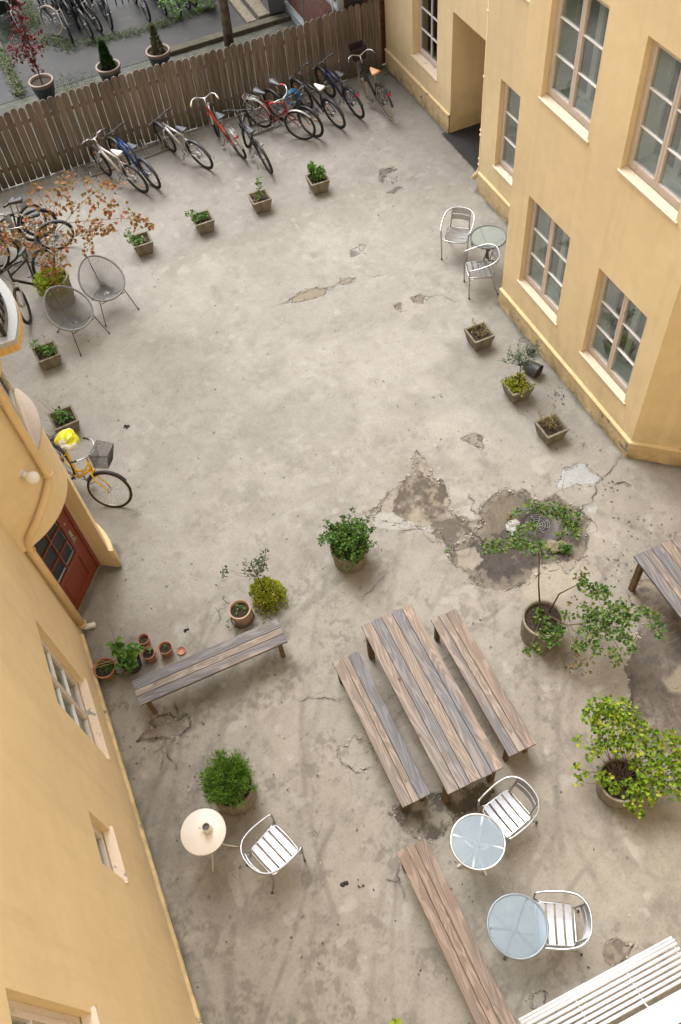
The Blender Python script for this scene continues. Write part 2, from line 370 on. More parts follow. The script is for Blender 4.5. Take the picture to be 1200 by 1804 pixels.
def inside(P, X, Y):
    r = np.zeros(X.shape, bool); n = len(P); j = n-1
    for i in range(n):
        xi, yi = P[i]; xj, yj = P[j]
        if yi != yj: c = ((yi > Y) != (yj > Y)) & (X < (xj-xi)*(Y-yi)/(yj-yi)+xi); r ^= c
        j = i
    return r
def segdist(P, X, Y, closed=False):
    D = np.full(X.shape, 9.0); n = len(P)
    for i in range(n if closed else n-1):
        ax, ay = P[i]; bx, by = P[(i+1) % n]; dx, dy = bx-ax, by-ay; L = dx*dx+dy*dy+1e-12
        t = np.clip(((X-ax)*dx+(Y-ay)*dy)/L, 0, 1); D = np.minimum(D, np.hypot(X-ax-t*dx, Y-ay-t*dy))
    return D
GX0, GX1, GY0, GY1, GS = -2.2, 9.4, -0.9, 17.56, .02
xs = np.arange(GX0, GX1+1e-6, GS); ys = np.arange(GY0, GY1+1e-6, GS)
X, Y = np.meshgrid(xs, ys); NX, NY = len(xs), len(ys)
Z = np.zeros_like(X); C = np.zeros(X.shape+(3,)); crk = np.zeros_like(X)
def col(c): return np.array(c)[None, None, :]
def blend(m, c, k=1.0):
    global C
    m = np.clip(m*k, 0, 1)[..., None]; C = C*(1-m)+(col(c) if isinstance(c, tuple) else c)*m
big = fbm(X, Y, .45, 1, 5); mid = fbm(X, Y, 1.6, 5, 5, .6); fine = fbm(X, Y, 9, 9, 4, .65)
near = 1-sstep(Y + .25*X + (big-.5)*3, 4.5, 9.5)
C[:] = col((.465, .435, .395)); blend(sstep(big, .35, .68), (.415, .388, .352)); blend(sstep(mid, .55, .75), (.35, .325, .29), .6)
blend(near, (.455, .413, .352), .75); blend((1-sstep(Y+(big-.5)*2, 2.5, 5))*sstep(X+(mid-.5)*1.5, 1.2, 3.6), (.37, .325, .27), .75); blend((1-sstep(X+(big-.5)*2, -.5, 1.8))*sstep(Y, 5.5, 8), (.53, .50, .46), .55)  # last blend lightens the left ground to offset shade by the wall
blend(sstep(fbm(X, Y, .9, 33, 5, .6), .52, .68)*sstep(Y, 5, 8)*(1-sstep(Y, 12.5, 14)), (.54, .505, .455), .7)
dirty = fbm(X, Y, 2.6, 21, 6, .68)
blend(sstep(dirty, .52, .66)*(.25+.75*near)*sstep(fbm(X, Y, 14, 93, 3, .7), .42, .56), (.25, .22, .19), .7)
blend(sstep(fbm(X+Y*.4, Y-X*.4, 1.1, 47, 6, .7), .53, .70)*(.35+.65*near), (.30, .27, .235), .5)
mo = vn(X, Y, 7, 50); blend(sstep(mo, .74, .80)*sstep(fbm(X, Y, 2, 52, 2), .5, .62), (.56, .53, .48), .5)
# brushed, swept texture
sw = fbm(X*6+Y*1.4, Y*1.1-X*.4, 1.4, 61, 4, .6); C *= (1+.10*(sw-.5))[..., None]
# rubbed scuffs and dragged foot marks
sr = random.Random(11)
for k in range(900):
    nearb = sr.random() < .72
    cx = sr.uniform(-1.7, 7.5); cy = sr.uniform(-.5, 6.5) if nearb else sr.uniform(5.5, 16)
    a = sr.uniform(0, math.pi); L = sr.uniform(.05, .24); Wd = sr.uniform(.03, .10); st = sr.uniform(.12, .42) if nearb else sr.uniform(.06, .2)
    i0, i1 = int((cy-.4-GY0)/GS), int((cy+.4-GY0)/GS); j0, j1 = int((cx-.4-GX0)/GS), int((cx+.4-GX0)/GS)
    i0, j0 = max(i0, 0), max(j0, 0); i1, j1 = min(i1, NY), min(j1, NX)
    if i1 <= i0 or j1 <= j0: continue
    x = X[i0:i1, j0:j1]-cx; y = Y[i0:i1, j0:j1]-cy; x = x+(fine[i0:i1, j0:j1]-.5)*.12; y = y+(mid[i0:i1, j0:j1]-.5)*.15
    u = x*math.cos(a)+y*math.sin(a); v = -x*math.sin(a)+y*math.cos(a)
    mk = sstep(1-np.hypot(u/L, v/Wd), 0, .5)*st*(.6+.4*np.sin(u*120))*sstep(fine[i0:i1, j0:j1], .3, .6)
    C[i0:i1, j0:j1] = C[i0:i1, j0:j1]*(1-mk[..., None])+np.array((.17, .15, .13))*mk[..., None]
# curved tyre and dragging streaks in the near part
for k in range(95):
    cx, cy = sr.uniform(0, 9), sr.uniform(-6, 2); rr = sr.uniform(3.0, 9.0); D = np.hypot(X-cx, Y-cy); ang = np.arctan2(Y-cy, X-cx); a0 = sr.uniform(.2, 2.4)
    wob = (vn(X, Y, 1.4, 70+k)-.5)*.1
    mk = (1-sstep(np.abs(D-rr+wob), .01, sr.uniform(.04, .12)))*sstep(np.sin(ang*2.5+a0), .0, .7)*sstep(near, .1, .6)*(.35+.65*sstep(fine, .40, .56))*sstep(vn(X, Y, 1.1, 400+k), .30, .55)*(1-sstep(Y, 5.5, 8))
    blend(mk, (.22, .20, .175), sr.uniform(.22, .55))
RIMS = []
def patch(P, jag=.05, seed=0, depth=.006, edge=(.10, .085, .07), ew=.012, es=.8):
    """mask of a broken area with a ragged rim"""
    xx = X+(fbm(X, Y, 7, 80+seed, 4, .6)-.5)*jag*2; yy = Y+(fbm(X, Y, 7, 90+seed, 4, .6)-.5)*jag*2
    bx = [p[0] for p in P]; by = [p[1] for p in P]; m = np.zeros_like(X)
    sel = (X > min(bx)-.3) & (X < max(bx)+.3) & (Y > min(by)-.3) & (Y < max(by)+.3)
    iy, ix = np.where(sel); i0, i1, j0, j1 = iy.min(), iy.max()+1, ix.min(), ix.max()+1; sl_ = (slice(i0, i1), slice(j0, j1))
    ins = inside(P, xx[sl_], yy[sl_]).astype(float); D = segdist(P, xx[sl_], yy[sl_], True)
    m[sl_] = ins; E = np.zeros_like(X); E[sl_] = (1-sstep(D, ew*.4, ew*1.5))*(.4+.6*sstep(vn(X[sl_], Y[sl_], 6, 200+seed), .3, .6))
    Dm = np.zeros_like(X); Dm[sl_] = D*ins
    Z[:] -= depth*m; crk[:] = np.maximum(crk, E*es*.55)
    RIMS.append(([Vector((p[0], p[1], 0)) for p in P]+[Vector((P[0][0], P[0][1], 0))], es, seed))
    return m, E, Dm
# P1 worn-through patch left of the drain
s1 = 4.615
m1, e1, d1 = patch(crop([(430,60),(510,130),(560,290),(640,310),(690,400),(700,480),(680,540),(760,590),(830,640),(980,640),(900,730),(740,870),(660,800),(600,700),(420,670),(300,650),(100,640),(50,560),(110,510),(200,440),(210,400),(380,290),(400,220)], s1, 640, 780), .05, 1)
blend(m1, (.40,.355,.29), .8); blend(m1*sstep(fbm(X, Y, 6, 31, 5, .7), .5, .6), (.22,.19,.155), .6)
mi, _, di = patch(crop([(400,230),(500,230),(560,300),(640,310),(690,400),(650,470),(680,540),(560,640),(450,650),(350,640),(250,560),(240,470),(320,340)], s1, 640, 780), .09, 2, 0.002, es=.2)
blend(mi*sstep(fbm(X, Y, 3, 13, 6, .7), .34, .52), (.135,.11,.085), .95); blend(mi*sstep(fbm(X, Y, 5, 14, 5, .7), .55, .68), (.42,.35,.26), .6)
mj, _, _ = patch(crop([(560,640),(760,600),(980,640),(900,730),(740,870),(640,790),(520,720)], s1, 640, 780), .08, 3, .002, es=.15)
blend(mj*sstep(fbm(X, Y, 4, 15, 6, .7), .38, .52), (.15,.13,.105), .9)
mk_, _, _ = patch(crop([(60,560),(250,560),(420,660),(590,690),(560,720),(380,690),(240,710),(90,680)], s1, 640, 780), .06, 4, .001, es=.1)
blend(mk_, (.56,.55,.53), .65)
# P2 sunken dark area round the drain
s2 = 2.0
m2, e2, d2 = patch(crop([(490,310),(540,240),(600,222),(660,235),(700,265),(760,240),(830,290),(880,330),(870,440),(850,470),(800,520),(760,480),(700,520),(650,560),(560,575),(480,560),(450,530),(400,490),(390,450),(440,400),(500,350)], s2, 600, 750), .06, 5, .012)
blend(m2, (.25,.215,.17), .85); blend(m2*sstep(d2, .02, .15)*sstep(fbm(X, Y, 2.2, 16, 6, .65), .30, .48), (.085,.072,.064), .92)
ff = fbm(X, Y, 12, 91, 4, .75); blend(m2*sstep(ff, .50, .60), (.055,.046,.04), .55); blend(m2*sstep(fbm(X, Y, 5.5, 92, 5, .7), .54, .62), (.30,.26,.21), .6)
mp_, _, _ = patch(crop([(400,440),(470,420),(500,470),(470,510),(410,490)], s2, 600, 750), .07, 6, 0, es=.1); blend(mp_, (.42,.37,.31), .9)
mq, _, _ = patch(crop([(500,330),(560,250),(650,250),(640,300),(600,330),(560,380),(510,380)], s2, 600, 750), .06, 7, 0, es=.0)
blend(mq, (.24,.20,.15), .8); blend(mq*sstep(np.sin((X*.94-Y*.3)*95+fine*8), .2, .9), (.15,.125,.1), .35)
mr_, _, _ = patch(crop([(680,500),(760,470),(850,475),(870,500),(800,600),(700,640),(640,600)], s2, 600, 750), .08, 8, 0, es=.05); blend(mr_, (.52,.46,.38), .7)
# P3 pale filler patch
m3, e3, _ = patch(crop([(790,150),(825,135),(860,130),(880,165),(925,182),(905,208),(830,205),(770,225),(760,210)], s2, 600, 750), .04, 9, 0, es=.9); blend(m3, (.55,.57,.58), .85)
m3b, _, _ = patch(crop([(870,290),(915,282),(905,310),(880,312)], s2, 600, 750), .05, 10, 0, es=.2); blend(m3b, (.55,.55,.54), .8)
# P4 dark area by the right-hand table
s4 = 5.467
m4, e4, d4 = patch(crop([(330,570),(420,480),(560,520),(900,500),(1600,700),(1600,2000),(1000,2300),(420,2100),(300,1780),(340,1600),(318,1430),(280,1380),(330,1200),(400,1050),(420,950),(330,700)], s4, 1050, 930), .05, 11, .006)
blend(m4, (.27,.225,.185), .75); blend(m4*sstep(fbm(X, Y, 1.7, 17, 6, .7), .36, .54), (.15,.125,.107), .8)
blend(m4*sstep(ff, .50, .6), (.09,.075,.065), .45); blend(m4*(1-sstep(np.abs(np.sin(np.hypot(X-5.2, Y-2.2)*30)), .0, .35))*sstep(vn(X, Y, 2, 18), .4, .7), (.40,.34,.27), .4)
blend(m4*sstep(fbm(X, Y, 2.2, 19, 4), .6, .72), (.48,.40,.30), .7)
# P5 hollow beside the left bench
s5 = 7.5
m5, e5, d5 = patch(crop([(480,330),(570,240),(740,210),(850,270),(950,200),(1030,300),(1030,380),(900,490),(640,550),(300,575),(410,470),(560,380)], s5, 200, 1230), .03, 12, .012, ew=.02, es=1)
blend(m5*sstep(mid, .3, .6), (.33,.275,.225), .7); blend(e5*m5, (.10,.085,.07), .7)
m6, e6, _ = patch(pxl([(595,1312),(612,1318),(625,1295),(655,1310),(660,1350),(630,1364),(600,1345)]), .05, 13, .006); blend(m6, (.50,.46,.40), .8); blend(m6*sstep(fine, .55, .7), (.2,.17,.14), .5)
# P7 dark patch between the benches and the round table
m7, e7, d7 = patch(pxl([(690,1430),(740,1405),(800,1395),(845,1380),(870,1395),(860,1420),(810,1435),(795,1455),(770,1475),(735,1478),(708,1455)]), .07, 14, .004); blend(m7*sstep(fbm(X, Y, 4, 22, 5, .7), .36, .55), (.115,.095,.075), .9)
m8, e8, _ = patch(pxl([(508,529),(530,514),(556,506),(578,506),(570,520),(545,528),(520,532)]), .03, 15, .008, es=1); blend(m8, (.37,.30,.22), .85)
m8b, _, _ = patch(pxl([(596,498),(612,491),(626,490),(620,498),(604,502)]), .02, 16, .005, es=1); blend(m8b, (.36,.30,.23), .8)
for i, (P_, cc) in enumerate([([(812,772),(832,762),(850,768),(852,790),(838,786),(826,778)], (.33,.29,.25)), ([(724,524),(742,518),(750,522),(744,534),(730,532)], (.27,.21,.17)), ([(695,538),(706,535),(706,548),(698,548)], (.3,.24,.2)),
        ([(668,300),(690,294),(700,298),(682,306),(676,322),(668,320)], (.20,.18,.16)), ([(683,340),(702,328),(710,330),(694,342)], (.17,.15,.13)), ([(618,440),(632,432),(644,432),(634,446),(620,452)], (.50,.49,.47)),
        ([(1062,1668),(1085,1655),(1118,1662),(1110,1690),(1085,1705),(1066,1694)], (.33,.27,.21)), ([(936,1752),(955,1745),(962,1778),(940,1780)], (.5,.47,.42)), ([(690,1140),(1000,0)][:0] or [(35,358),(50,352),(48,366),(36,368)], (.2,.15,.12))]):
    mm, ee, _ = patch(pxl(P_), .05, 20+i, .004, es=.9); blend(mm, cc, .75); blend(mm*sstep(fbm(X, Y, 9, 130+i, 3, .7), .5, .62), (.14,.12,.10), .7)
# long cracks
RIB = MB()
def ribbon(P, wd, q, zz=.0035):
    n = len(P)
    if n < 3: return
    vs = []; ph = q.uniform(0, 9)
    for i in range(n):
        t_ = (P[min(i+1, n-1)]-P[max(i-1, 0)]); t_.z = 0
        if t_.length < 1e-9: t_ = Vector((1,0,0))
        t_.normalize(); e = min(i, n-1-i)/(n*.12+1); w_ = wd*min(1, e)*(.35+.65*q.random())*(.55+.45*math.sin(i*.21+ph)); s_ = Vector((-t_.y, t_.x, 0))
        vs += [Vector((P[i].x, P[i].y, zz))+s_*w_*.5, Vector((P[i].x, P[i].y, zz))-s_*w_*.5]
    RIB.add(vs, [(2*i, 2*i+1, 2*i+3, 2*i+2) for i in range(n-1)])
def jag(P, q, jit, it=4):
    for k in range(it):
        o = [P[0]]
        for a_, b_ in zip(P, P[1:]):
            dd = b_-a_; L_ = dd.length; o += [a_+dd*q.uniform(.4,.6)+Vector((-dd.y, dd.x, 0)).normalized()*q.gauss(0, 1)*min(L_*.16, jit) if L_ > 1e-6 else a_, b_]
        P = o
    return P
def crack(px_pts, wd=.004, jit=.05, seed=0, st=.9):
    q = random.Random(seed); P = jag([Vector((*G(x, y)[:2], 0)) for x, y in px_pts], q, jit)
    ribbon(P, .006+wd*2.2*st if st > .5 else .004+.008*st, q)
    if st > .55:      # side splits
        for _ in range(q.randint(1, 4)):
            i = q.randrange(len(P)); a_ = q.uniform(0, 6.28); L_ = q.uniform(.05, .22); ribbon(jag([P[i], P[i]+Vector((math.cos(a_), math.sin(a_), 0))*L_], q, .02, 4), .005, q)
        bx = [p.x for p in P]; by = [p.y for p in P]; j0, j1 = int((min(bx)-.1-GX0)/GS), int((max(bx)+.1-GX0)/GS)+1; i0, i1 = int((min(by)-.1-GY0)/GS), int((max(by)+.1-GY0)/GS)+1
        i0, j0 = max(i0, 0), max(j0, 0); i1, j1 = min(i1, NY), min(j1, NX)
        if i1 > i0 and j1 > j0: D = segdist([(p.x, p.y) for p in P[::3]], X[i0:i1, j0:j1], Y[i0:i1, j0:j1]); crk[i0:i1, j0:j1] = np.maximum(crk[i0:i1, j0:j1], (1-sstep(D, .0, .035))*st*.35)
CR = [([(1095,806),(1075,832),(1062,842),(1050,870),(1034,888),(1020,900),(1013,925),(1002,950)], .006, 1), ([(478,542),(500,533),(510,528)], .003, .6), ([(577,506),(598,498)], .004, .7), ([(626,491),(650,486),(680,484),(704,488)], .002, .5),
    ([(750,520),(768,520),(788,526),(806,530)], .003, .7), ([(704,546),(724,545)], .002, .4), ([(527,1234),(548,1230),(562,1232),(608,1228)], .004, .9), ([(388,1100),(385,1075),(402,1063)], .003, .6), ([(640,1055),(655,1040),(668,1022),(676,1010)], .004, .7),
    ([(790,1370+60),(800,1452),(812,1470),(795,1480)], .006, .9), ([(706,1520),(700,1545),(706,1560),(712,1585)], .008, .9), ([(680,1550),(704,1556)], .005, .8), ([(545,1470),(555,1463),(563,1474)], .003, .6), ([(240,1307),(262,1302),(285,1298),(300,1302)], .006, 1),
    ([(283,1318),(288,1335),(284,1350)], .004, .8), ([(293,1318),(296,1335),(306,1343),(314,1358)], .007, 1), ([(290,1314),(270,1326)], .004, .8), ([(312,1255),(306,1236)], .01, .9), ([(1002,880),(990,860),(1002,820)], .002, .3), ([(930,1248),(950,1262)], .002, .3),
    ([(640,900),(652,910),(672,890),(690,872)], .004, .8), ([(790,920),(830,935),(850,960),(800,975)], .006, .8), ([(700,940),(740,930),(770,955)], .004, .6), ([(825,870),(835,885),(830,900),(845,905)], .008, .8), ([(760,150),(755,160)], .004, .4), ([(1108,1180),(1112,1215),(1108,1260)], .01, .9),
    ([(190,1075),(200,1120),(215,1180)], .002, .25), ([(165,1150),(175,1135),(190,1120)], .004, .5), ([(690,1440),(684,1432),(705,1436)], .006, 1), ([(615,1364),(625,1395),(632,1410)], .003, .4), ([(1150,1190),(1175,1210),(1200,1205)], .003, .5), ([(880,410),(860,380)], .002, .3),
    ([(900,1520),(905,1560),(918,1640)], .003, .25), ([(760,150),(790,195),(800,230)], .003, .4), ([(900,700),(940,745),(985,790)], .002, .25), ([(430,370),(470,400)], .002, .2), ([(820,1700),(810,1740)], .003, .3), ([(1088,855),(1100,850),(1112,858)], .005, .7)]
for i, (pp, wd, st) in enumerate(CR): crack(pp, wd, .05, 300+i, st)
for k in range(70):
    x0, y0 = sr.uniform(150, 1150), sr.uniform(330, 1780); a = sr.uniform(0, 6.28); L = sr.uniform(8, 34)
    crack([(x0, y0), (x0+L*math.cos(a)*.5, y0+L*math.sin(a)*.5+sr.uniform(-4, 4)), (x0+L*math.cos(a), y0+L*math.sin(a))], .001, .08, 500+k, sr.uniform(.12, .4))
for k in range(420):   # grit and specks
    cx, cy, rr = sr.uniform(-1.7, 7), sr.uniform(-.5, 17), sr.choice([.0, .0, .002, .004, .01]); i0, j0 = int((cy-GY0)/GS), int((cx-GX0)/GS)
    q = (slice(max(i0-3, 0), min(i0+4, NY)), slice(max(j0-3, 0), min(j0+4, NX)))
    if X[q].size: mk = (1-sstep(np.hypot(X[q]-cx, Y[q]-cy), rr, rr+.018))*sr.uniform(.3, .85); C[q] = C[q]*(1-mk[..., None])+np.array((.07, .06, .05))*mk[..., None]
# damp grimy margins at the wall feet and the fence
wallL = [(-1.8, -1), (-1.8, 6.95), (-1.27, 7.63), (-1.07, 7.5), (-1.02, 7.9)]; wallR = [(8.0, 17.5), (8.0, 14.5), (7.9, 12.7), (7.6, 12.57), (7.6, 9.7), (6.4, 9.65), (6.4, 5.92), (7.05, 5.38), (8.2, 4.4)]
for W_, k in ((wallL, .75), (wallR, .8), ([(-2, 17.4), (8, 17.4)], .7)):
    D = segdist(W_, X, Y)+(fbm(X, Y, 4, 24, 5, .6)-.5)*.16; blend(1-sstep(D, -.02, .10), (.16,.155,.14), k)
blend((1-sstep(np.hypot(X-8.0, (Y-17.2)*.5)+(mid-.5)*.8, 0, .8)), (.13,.15,.06), .5)
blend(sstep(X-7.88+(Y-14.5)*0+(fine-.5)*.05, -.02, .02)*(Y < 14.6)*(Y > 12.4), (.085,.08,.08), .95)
C *= (1+.16*(fine-.5))[..., None]; C *= (.65*(1-.09*(1-near)))[..., None]; C *= np.array((1.0, 1.025, 1.025))
C = C*(1-crk[..., None]*.86)+np.array((.055, .047, .04))*crk[..., None]*.86
Z -= crk*.003
for P_, es, sd_ in RIMS:
    if es < .5: continue
    qq = random.Random(900+sd_)
    for rep in range(2):
        pts = jag(P_, qq, .05, 5); pts = [Vector((p.x+(float(fbm(p.x, p.y, 7, 80+sd_, 3))-.5)*-.06, p.y+(float(fbm(p.x, p.y, 7, 90+sd_, 3))-.5)*-.06, 0)) for p in pts]; i = 0
        while i < len(pts)-4:
            L_ = qq.randint(6, 34)
            if qq.random() < (.8 if rep == 0 else .35): ribbon(pts[i:i+L_], .016*es if rep == 0 else .008, qq)
            i += L_
cq = random.Random(77); CH = MB()
for P_, es, sd_ in RIMS:
    if es < .5: continue
    for a_, b_ in zip(P_, P_[1:]):
        for _ in range(int((b_-a_).length*26)):
            p = a_.lerp(b_, cq.random())+Vector((cq.gauss(0,.035), cq.gauss(0,.035), 0)); s_ = cq.choice([.006,.009,.014,.022])*cq.uniform(.6,1.3); a0_ = cq.uniform(0, 6.28); n_ = cq.randint(4, 6); hh = s_*cq.uniform(.25,.6)
            ring_ = [p+Vector((math.cos(a0_+6.28*k/n_)*s_*cq.uniform(.6,1.3), math.sin(a0_+6.28*k/n_)*s_*cq.uniform(.5,1.1), 0)) for k in range(n_)]
            CH.add([r_+Vector((0,0,-.004)) for r_ in ring_]+[p.lerp(r_, .75)+Vector((0,0,hh)) for r_ in ring_], [tuple(range(n_, 2*n_))]+[(k, (k+1) % n_, n_+(k+1) % n_, n_+k) for k in range(n_)])
tag(CH.build('concrete_rubble', simple('broken_screed', (.33,.30,.26), .9, 0, .35, 14)), 'crumbs and chips of broken concrete along the worn patches', 'rubble', kind='stuff')
tag(RIB.build('ground_cracks', simple('crack_shadow', (.055,.046,.038), .95, 0, .4, 20)), kind='structure')
me = bpy.data.meshes.new('courtyard_ground'); N_ = NX*NY
me.vertices.add(N_); me.vertices.foreach_set('co', np.stack([X, Y, Z], -1).astype(np.float32).ravel())
idx = np.arange(N_).reshape(NY, NX); q = np.stack([idx[:-1, :-1], idx[:-1, 1:], idx[1:, 1:], idx[1:, :-1]], -1).reshape(-1, 4)
me.loops.add(q.size); me.loops.foreach_set('vertex_index', q.ravel().astype(np.int32)); me.polygons.add(len(q)); me.polygons.foreach_set('loop_start', (np.arange(len(q))*4).astype(np.int32)); me.polygons.foreach_set('loop_total', np.full(len(q), 4, np.int32))
me.update(calc_edges=True)
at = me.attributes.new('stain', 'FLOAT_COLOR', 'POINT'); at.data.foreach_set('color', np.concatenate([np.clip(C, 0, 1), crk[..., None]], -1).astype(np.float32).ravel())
m, t, b = newmat('worn_screed'); an = nd(t, 'ShaderNodeAttribute', attribute_name='stain'); co = nd(t, 'ShaderNodeTexCoord').outputs['Object']
n1 = noise_node(t, 28, 6, .7, co); n2 = noise_node(t, 130, 3, .6, co); n0 = noise_node(t, 4, 6, .7, co, .8)
r1 = ramp(t, n1.outputs[0], [(.28, (.76,.75,.74)), (.48, (1,1,1)), (.75, (1.09,1.09,1.09))]); r2 = ramp(t, n2.outputs[0], [(.3, (.90,.90,.90)), (.7, (1.07,1.07,1.07))]); r0 = ramp(t, n0.outputs[0], [(.3, (.90,.89,.88)), (.65, (1.04,1.04,1.04))])
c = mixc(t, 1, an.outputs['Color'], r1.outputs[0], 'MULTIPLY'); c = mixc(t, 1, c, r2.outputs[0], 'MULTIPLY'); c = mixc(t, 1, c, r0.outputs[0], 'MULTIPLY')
t.links.new(c, b.inputs['Base Color']); b.inputs['Roughness'].default_value = .82; b.inputs['Specular IOR Level'].default_value = .3; bump(t, b, n1.outputs[0], .25, .004)
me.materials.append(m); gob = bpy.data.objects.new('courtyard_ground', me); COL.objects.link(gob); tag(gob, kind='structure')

def plane(name, pts, mat, z, label=None):
    mb = MB(); mb.poly([(x, y, z) for x, y in pts]); o = mb.build(name, mat); tag(o, kind='structure'); return o
M_base = simple('surrounding_ground', (.16,.15,.13), .9)
m, t, b = newmat('old_asphalt'); co = nd(t, 'ShaderNodeTexCoord').outputs['Object']; n = noise_node(t, .9, 8, .65, co); n2 = noise_node(t, 40, 3, .7, co); n3 = noise_node(t, 3.2, 7, .7, co)
r = ramp(t, n.outputs[0], [(.3, (.014,.015,.016)), (.7, (.036,.035,.034))]); r2 = ramp(t, n2.outputs[0], [(.3,(.75,.75,.75)), (.7,(1.15,1.15,1.15))]); c = mixc(t, 1, r.outputs[0], r2.outputs[0], 'MULTIPLY')
r3 = ramp(t, n3.outputs[0], [(.56, (0,0,0)), (.72, (1,1,1))]); c = mixc(t, r3.outputs[0], c, (.055,.060,.028)); t.links.new(c, b.inputs['Base Color']); b.inputs['Roughness'].default_value = .7; bump(t, b, n2.outputs[0], .5, .008); M_asph = m
m, t, b = newmat('cobbles'); co = nd(t, 'ShaderNodeTexCoord').outputs['Object']; br = nd(t, 'ShaderNodeTexBrick'); t.links.new(co, br.inputs['Vector']); br.inputs['Scale'].default_value = 4.2; br.inputs['Mortar Size'].default_value = .03; br.inputs['Color1'].default_value = (.075,.075,.07,1); br.inputs['Color2'].default_value = (.115,.11,.10,1); br.inputs['Mortar'].default_value = (.035,.042,.02,1)
n = noise_node(t, 3, 6, .7, co); r = ramp(t, n.outputs[0], [(.4,(1,1,1)), (.65,(.45,.55,.3))]); c = mixc(t, 1, br.outputs[0], r.outputs[0], 'MULTIPLY'); t.links.new(c, b.inputs['Base Color']); b.inputs['Roughness'].default_value = .8; bump(t, b, br.outputs['Fac'], -.5, .01); M_cob = m
plane('ground', [(-150,-150),(150,-150),(150,200),(-150,200)], M_base, -.06)
plane('far_yard_asphalt', [(-14,20.75),(14,20.75),(14,44),(-14,44)], M_asph, -.02)
plane('far_yard_cobbles', [(-14,17.50),(14,17.50),(14,20.75),(-14,20.75)], M_cob, -.028)
plane('passage_floor', [(7.9,12.3),(12.2,12.3),(12.2,14.52),(7.9,14.52)], M_asph, .012)
M_kerb = concretemat('mossy_kerb', (.07,.065,.045), (.13,.12,.09), (.6,.62,.4))
# low kerb between cobbles and asphalt
mb = MB(); mb.box((3.9,20.62,-.05), (7.1,20.86,.07), bev=.01); tag(mb.build('kerb', M_kerb), kind='structure')
mb = MB(); mb.box((.22,20.9,-.05), (.42,34,.05), bev=.01); tag(mb.build('edging_strip', M_kerb), kind='structure')
# moss and weeds on the asphalt: nobody could count them
mb = MB(); q = random.Random(5)
def weeds(line, wdt, n, h=.05, L=.05):
    for _ in range(n):
        k = q.randrange(len(line)-1); a, b_ = Vector(line[k]), Vector(line[k+1]); p = a.lerp(b_, q.random()); p += Vector((q.gauss(0, wdt), q.gauss(0, wdt), 0)); p.z = q.uniform(-.01, h)
        mb.leaf(p, (q.uniform(-1,1), q.uniform(-1,1), q.uniform(0,.8)), (0,0,1), L*q.uniform(.5,1.4), L*.5)
gp = lambda x, y: tuple(G(x, y))
weeds([gp(148,78), gp(200,66), gp(262,52), gp(300,38), gp(345,22), gp(372,10), gp(368,-20)], .09, 1700)
weeds([gp(70,66), gp(100,74), gp(128,84)], .14, 600, .04); weeds([gp(48,0), gp(56,30), gp(62,50)], .14, 800, .04)
weeds([gp(0,90), gp(14,118), gp(28,150), gp(38,168)], .07, 900, .07, .06); weeds([gp(0,0), gp(8,40), gp(5,70)], .3, 900, .04)
weeds([gp(60,140), gp(110,150), gp(150,140)], .25, 350, .02, .04)
tag(mb.build('moss_and_weeds', L_moss), 'low moss and weeds creeping over the dark asphalt beyond the fence', 'weeds', kind='stuff')

# ================================================================== BUILDINGS
def wall(mb, O, U, L, z0, z1, holes=(), m=0, seg=None):
    """vertical sheet from O along U, holes = (u0,u1,z0,z1)"""
    O = Vector(O); U = Vector(U).normalized()
    us = sorted({0, L, *[h[0] for h in holes], *[h[1] for h in holes]}); zs = sorted({z0, z1, *[h[2] for h in holes], *[h[3] for h in holes]})
    us = [u for u in us if 0 <= u <= L]
    for i in range(len(us)-1):
        for j in range(len(zs)-1):
            uc, zc = (us[i]+us[i+1])/2, (zs[j]+zs[j+1])/2
            if any(h[0] < uc < h[1] and h[2] < zc < h[3] for h in holes): continue
            a, b_ = O+U*us[i], O+U*us[i+1]
            mb.poly([(a.x, a.y, zs[j]), (b_.x, b_.y, zs[j]), (b_.x, b_.y, zs[j+1]), (a.x, a.y, zs[j+1])], m)
def frame_of(O, U, N):
    U = Vector(U).normalized(); N = Vector(N).normalized(); M_ = Matrix.Identity(4)
    for i in range(3): M_[i][0] = U[i]; M_[i][1] = N[i]; M_[i][2] = (0,0,1)[i]; M_[i][3] = Vector(O)[i]
    return M_
def reveal(mb, T, W_, z0, z1, d, m=0, bottom=True):
    f = lambda x, y, z: T @ Vector((x, y, z))
    mb.poly([f(0,0,z0), f(0,-d,z0), f(0,-d,z1), f(0,0,z1)], m); mb.poly([f(W_,0,z0), f(W_,0,z1), f(W_,-d,z1), f(W_,-d,z0)], m)
    mb.poly([f(0,0,z1), f(0,-d,z1), f(W_,-d,z1), f(W_,0,z1)], m)
    if bottom: mb.poly([f(0,0,z0), f(W_,0,z0), f(W_,-d,z0), f(0,-d,z0)], m)
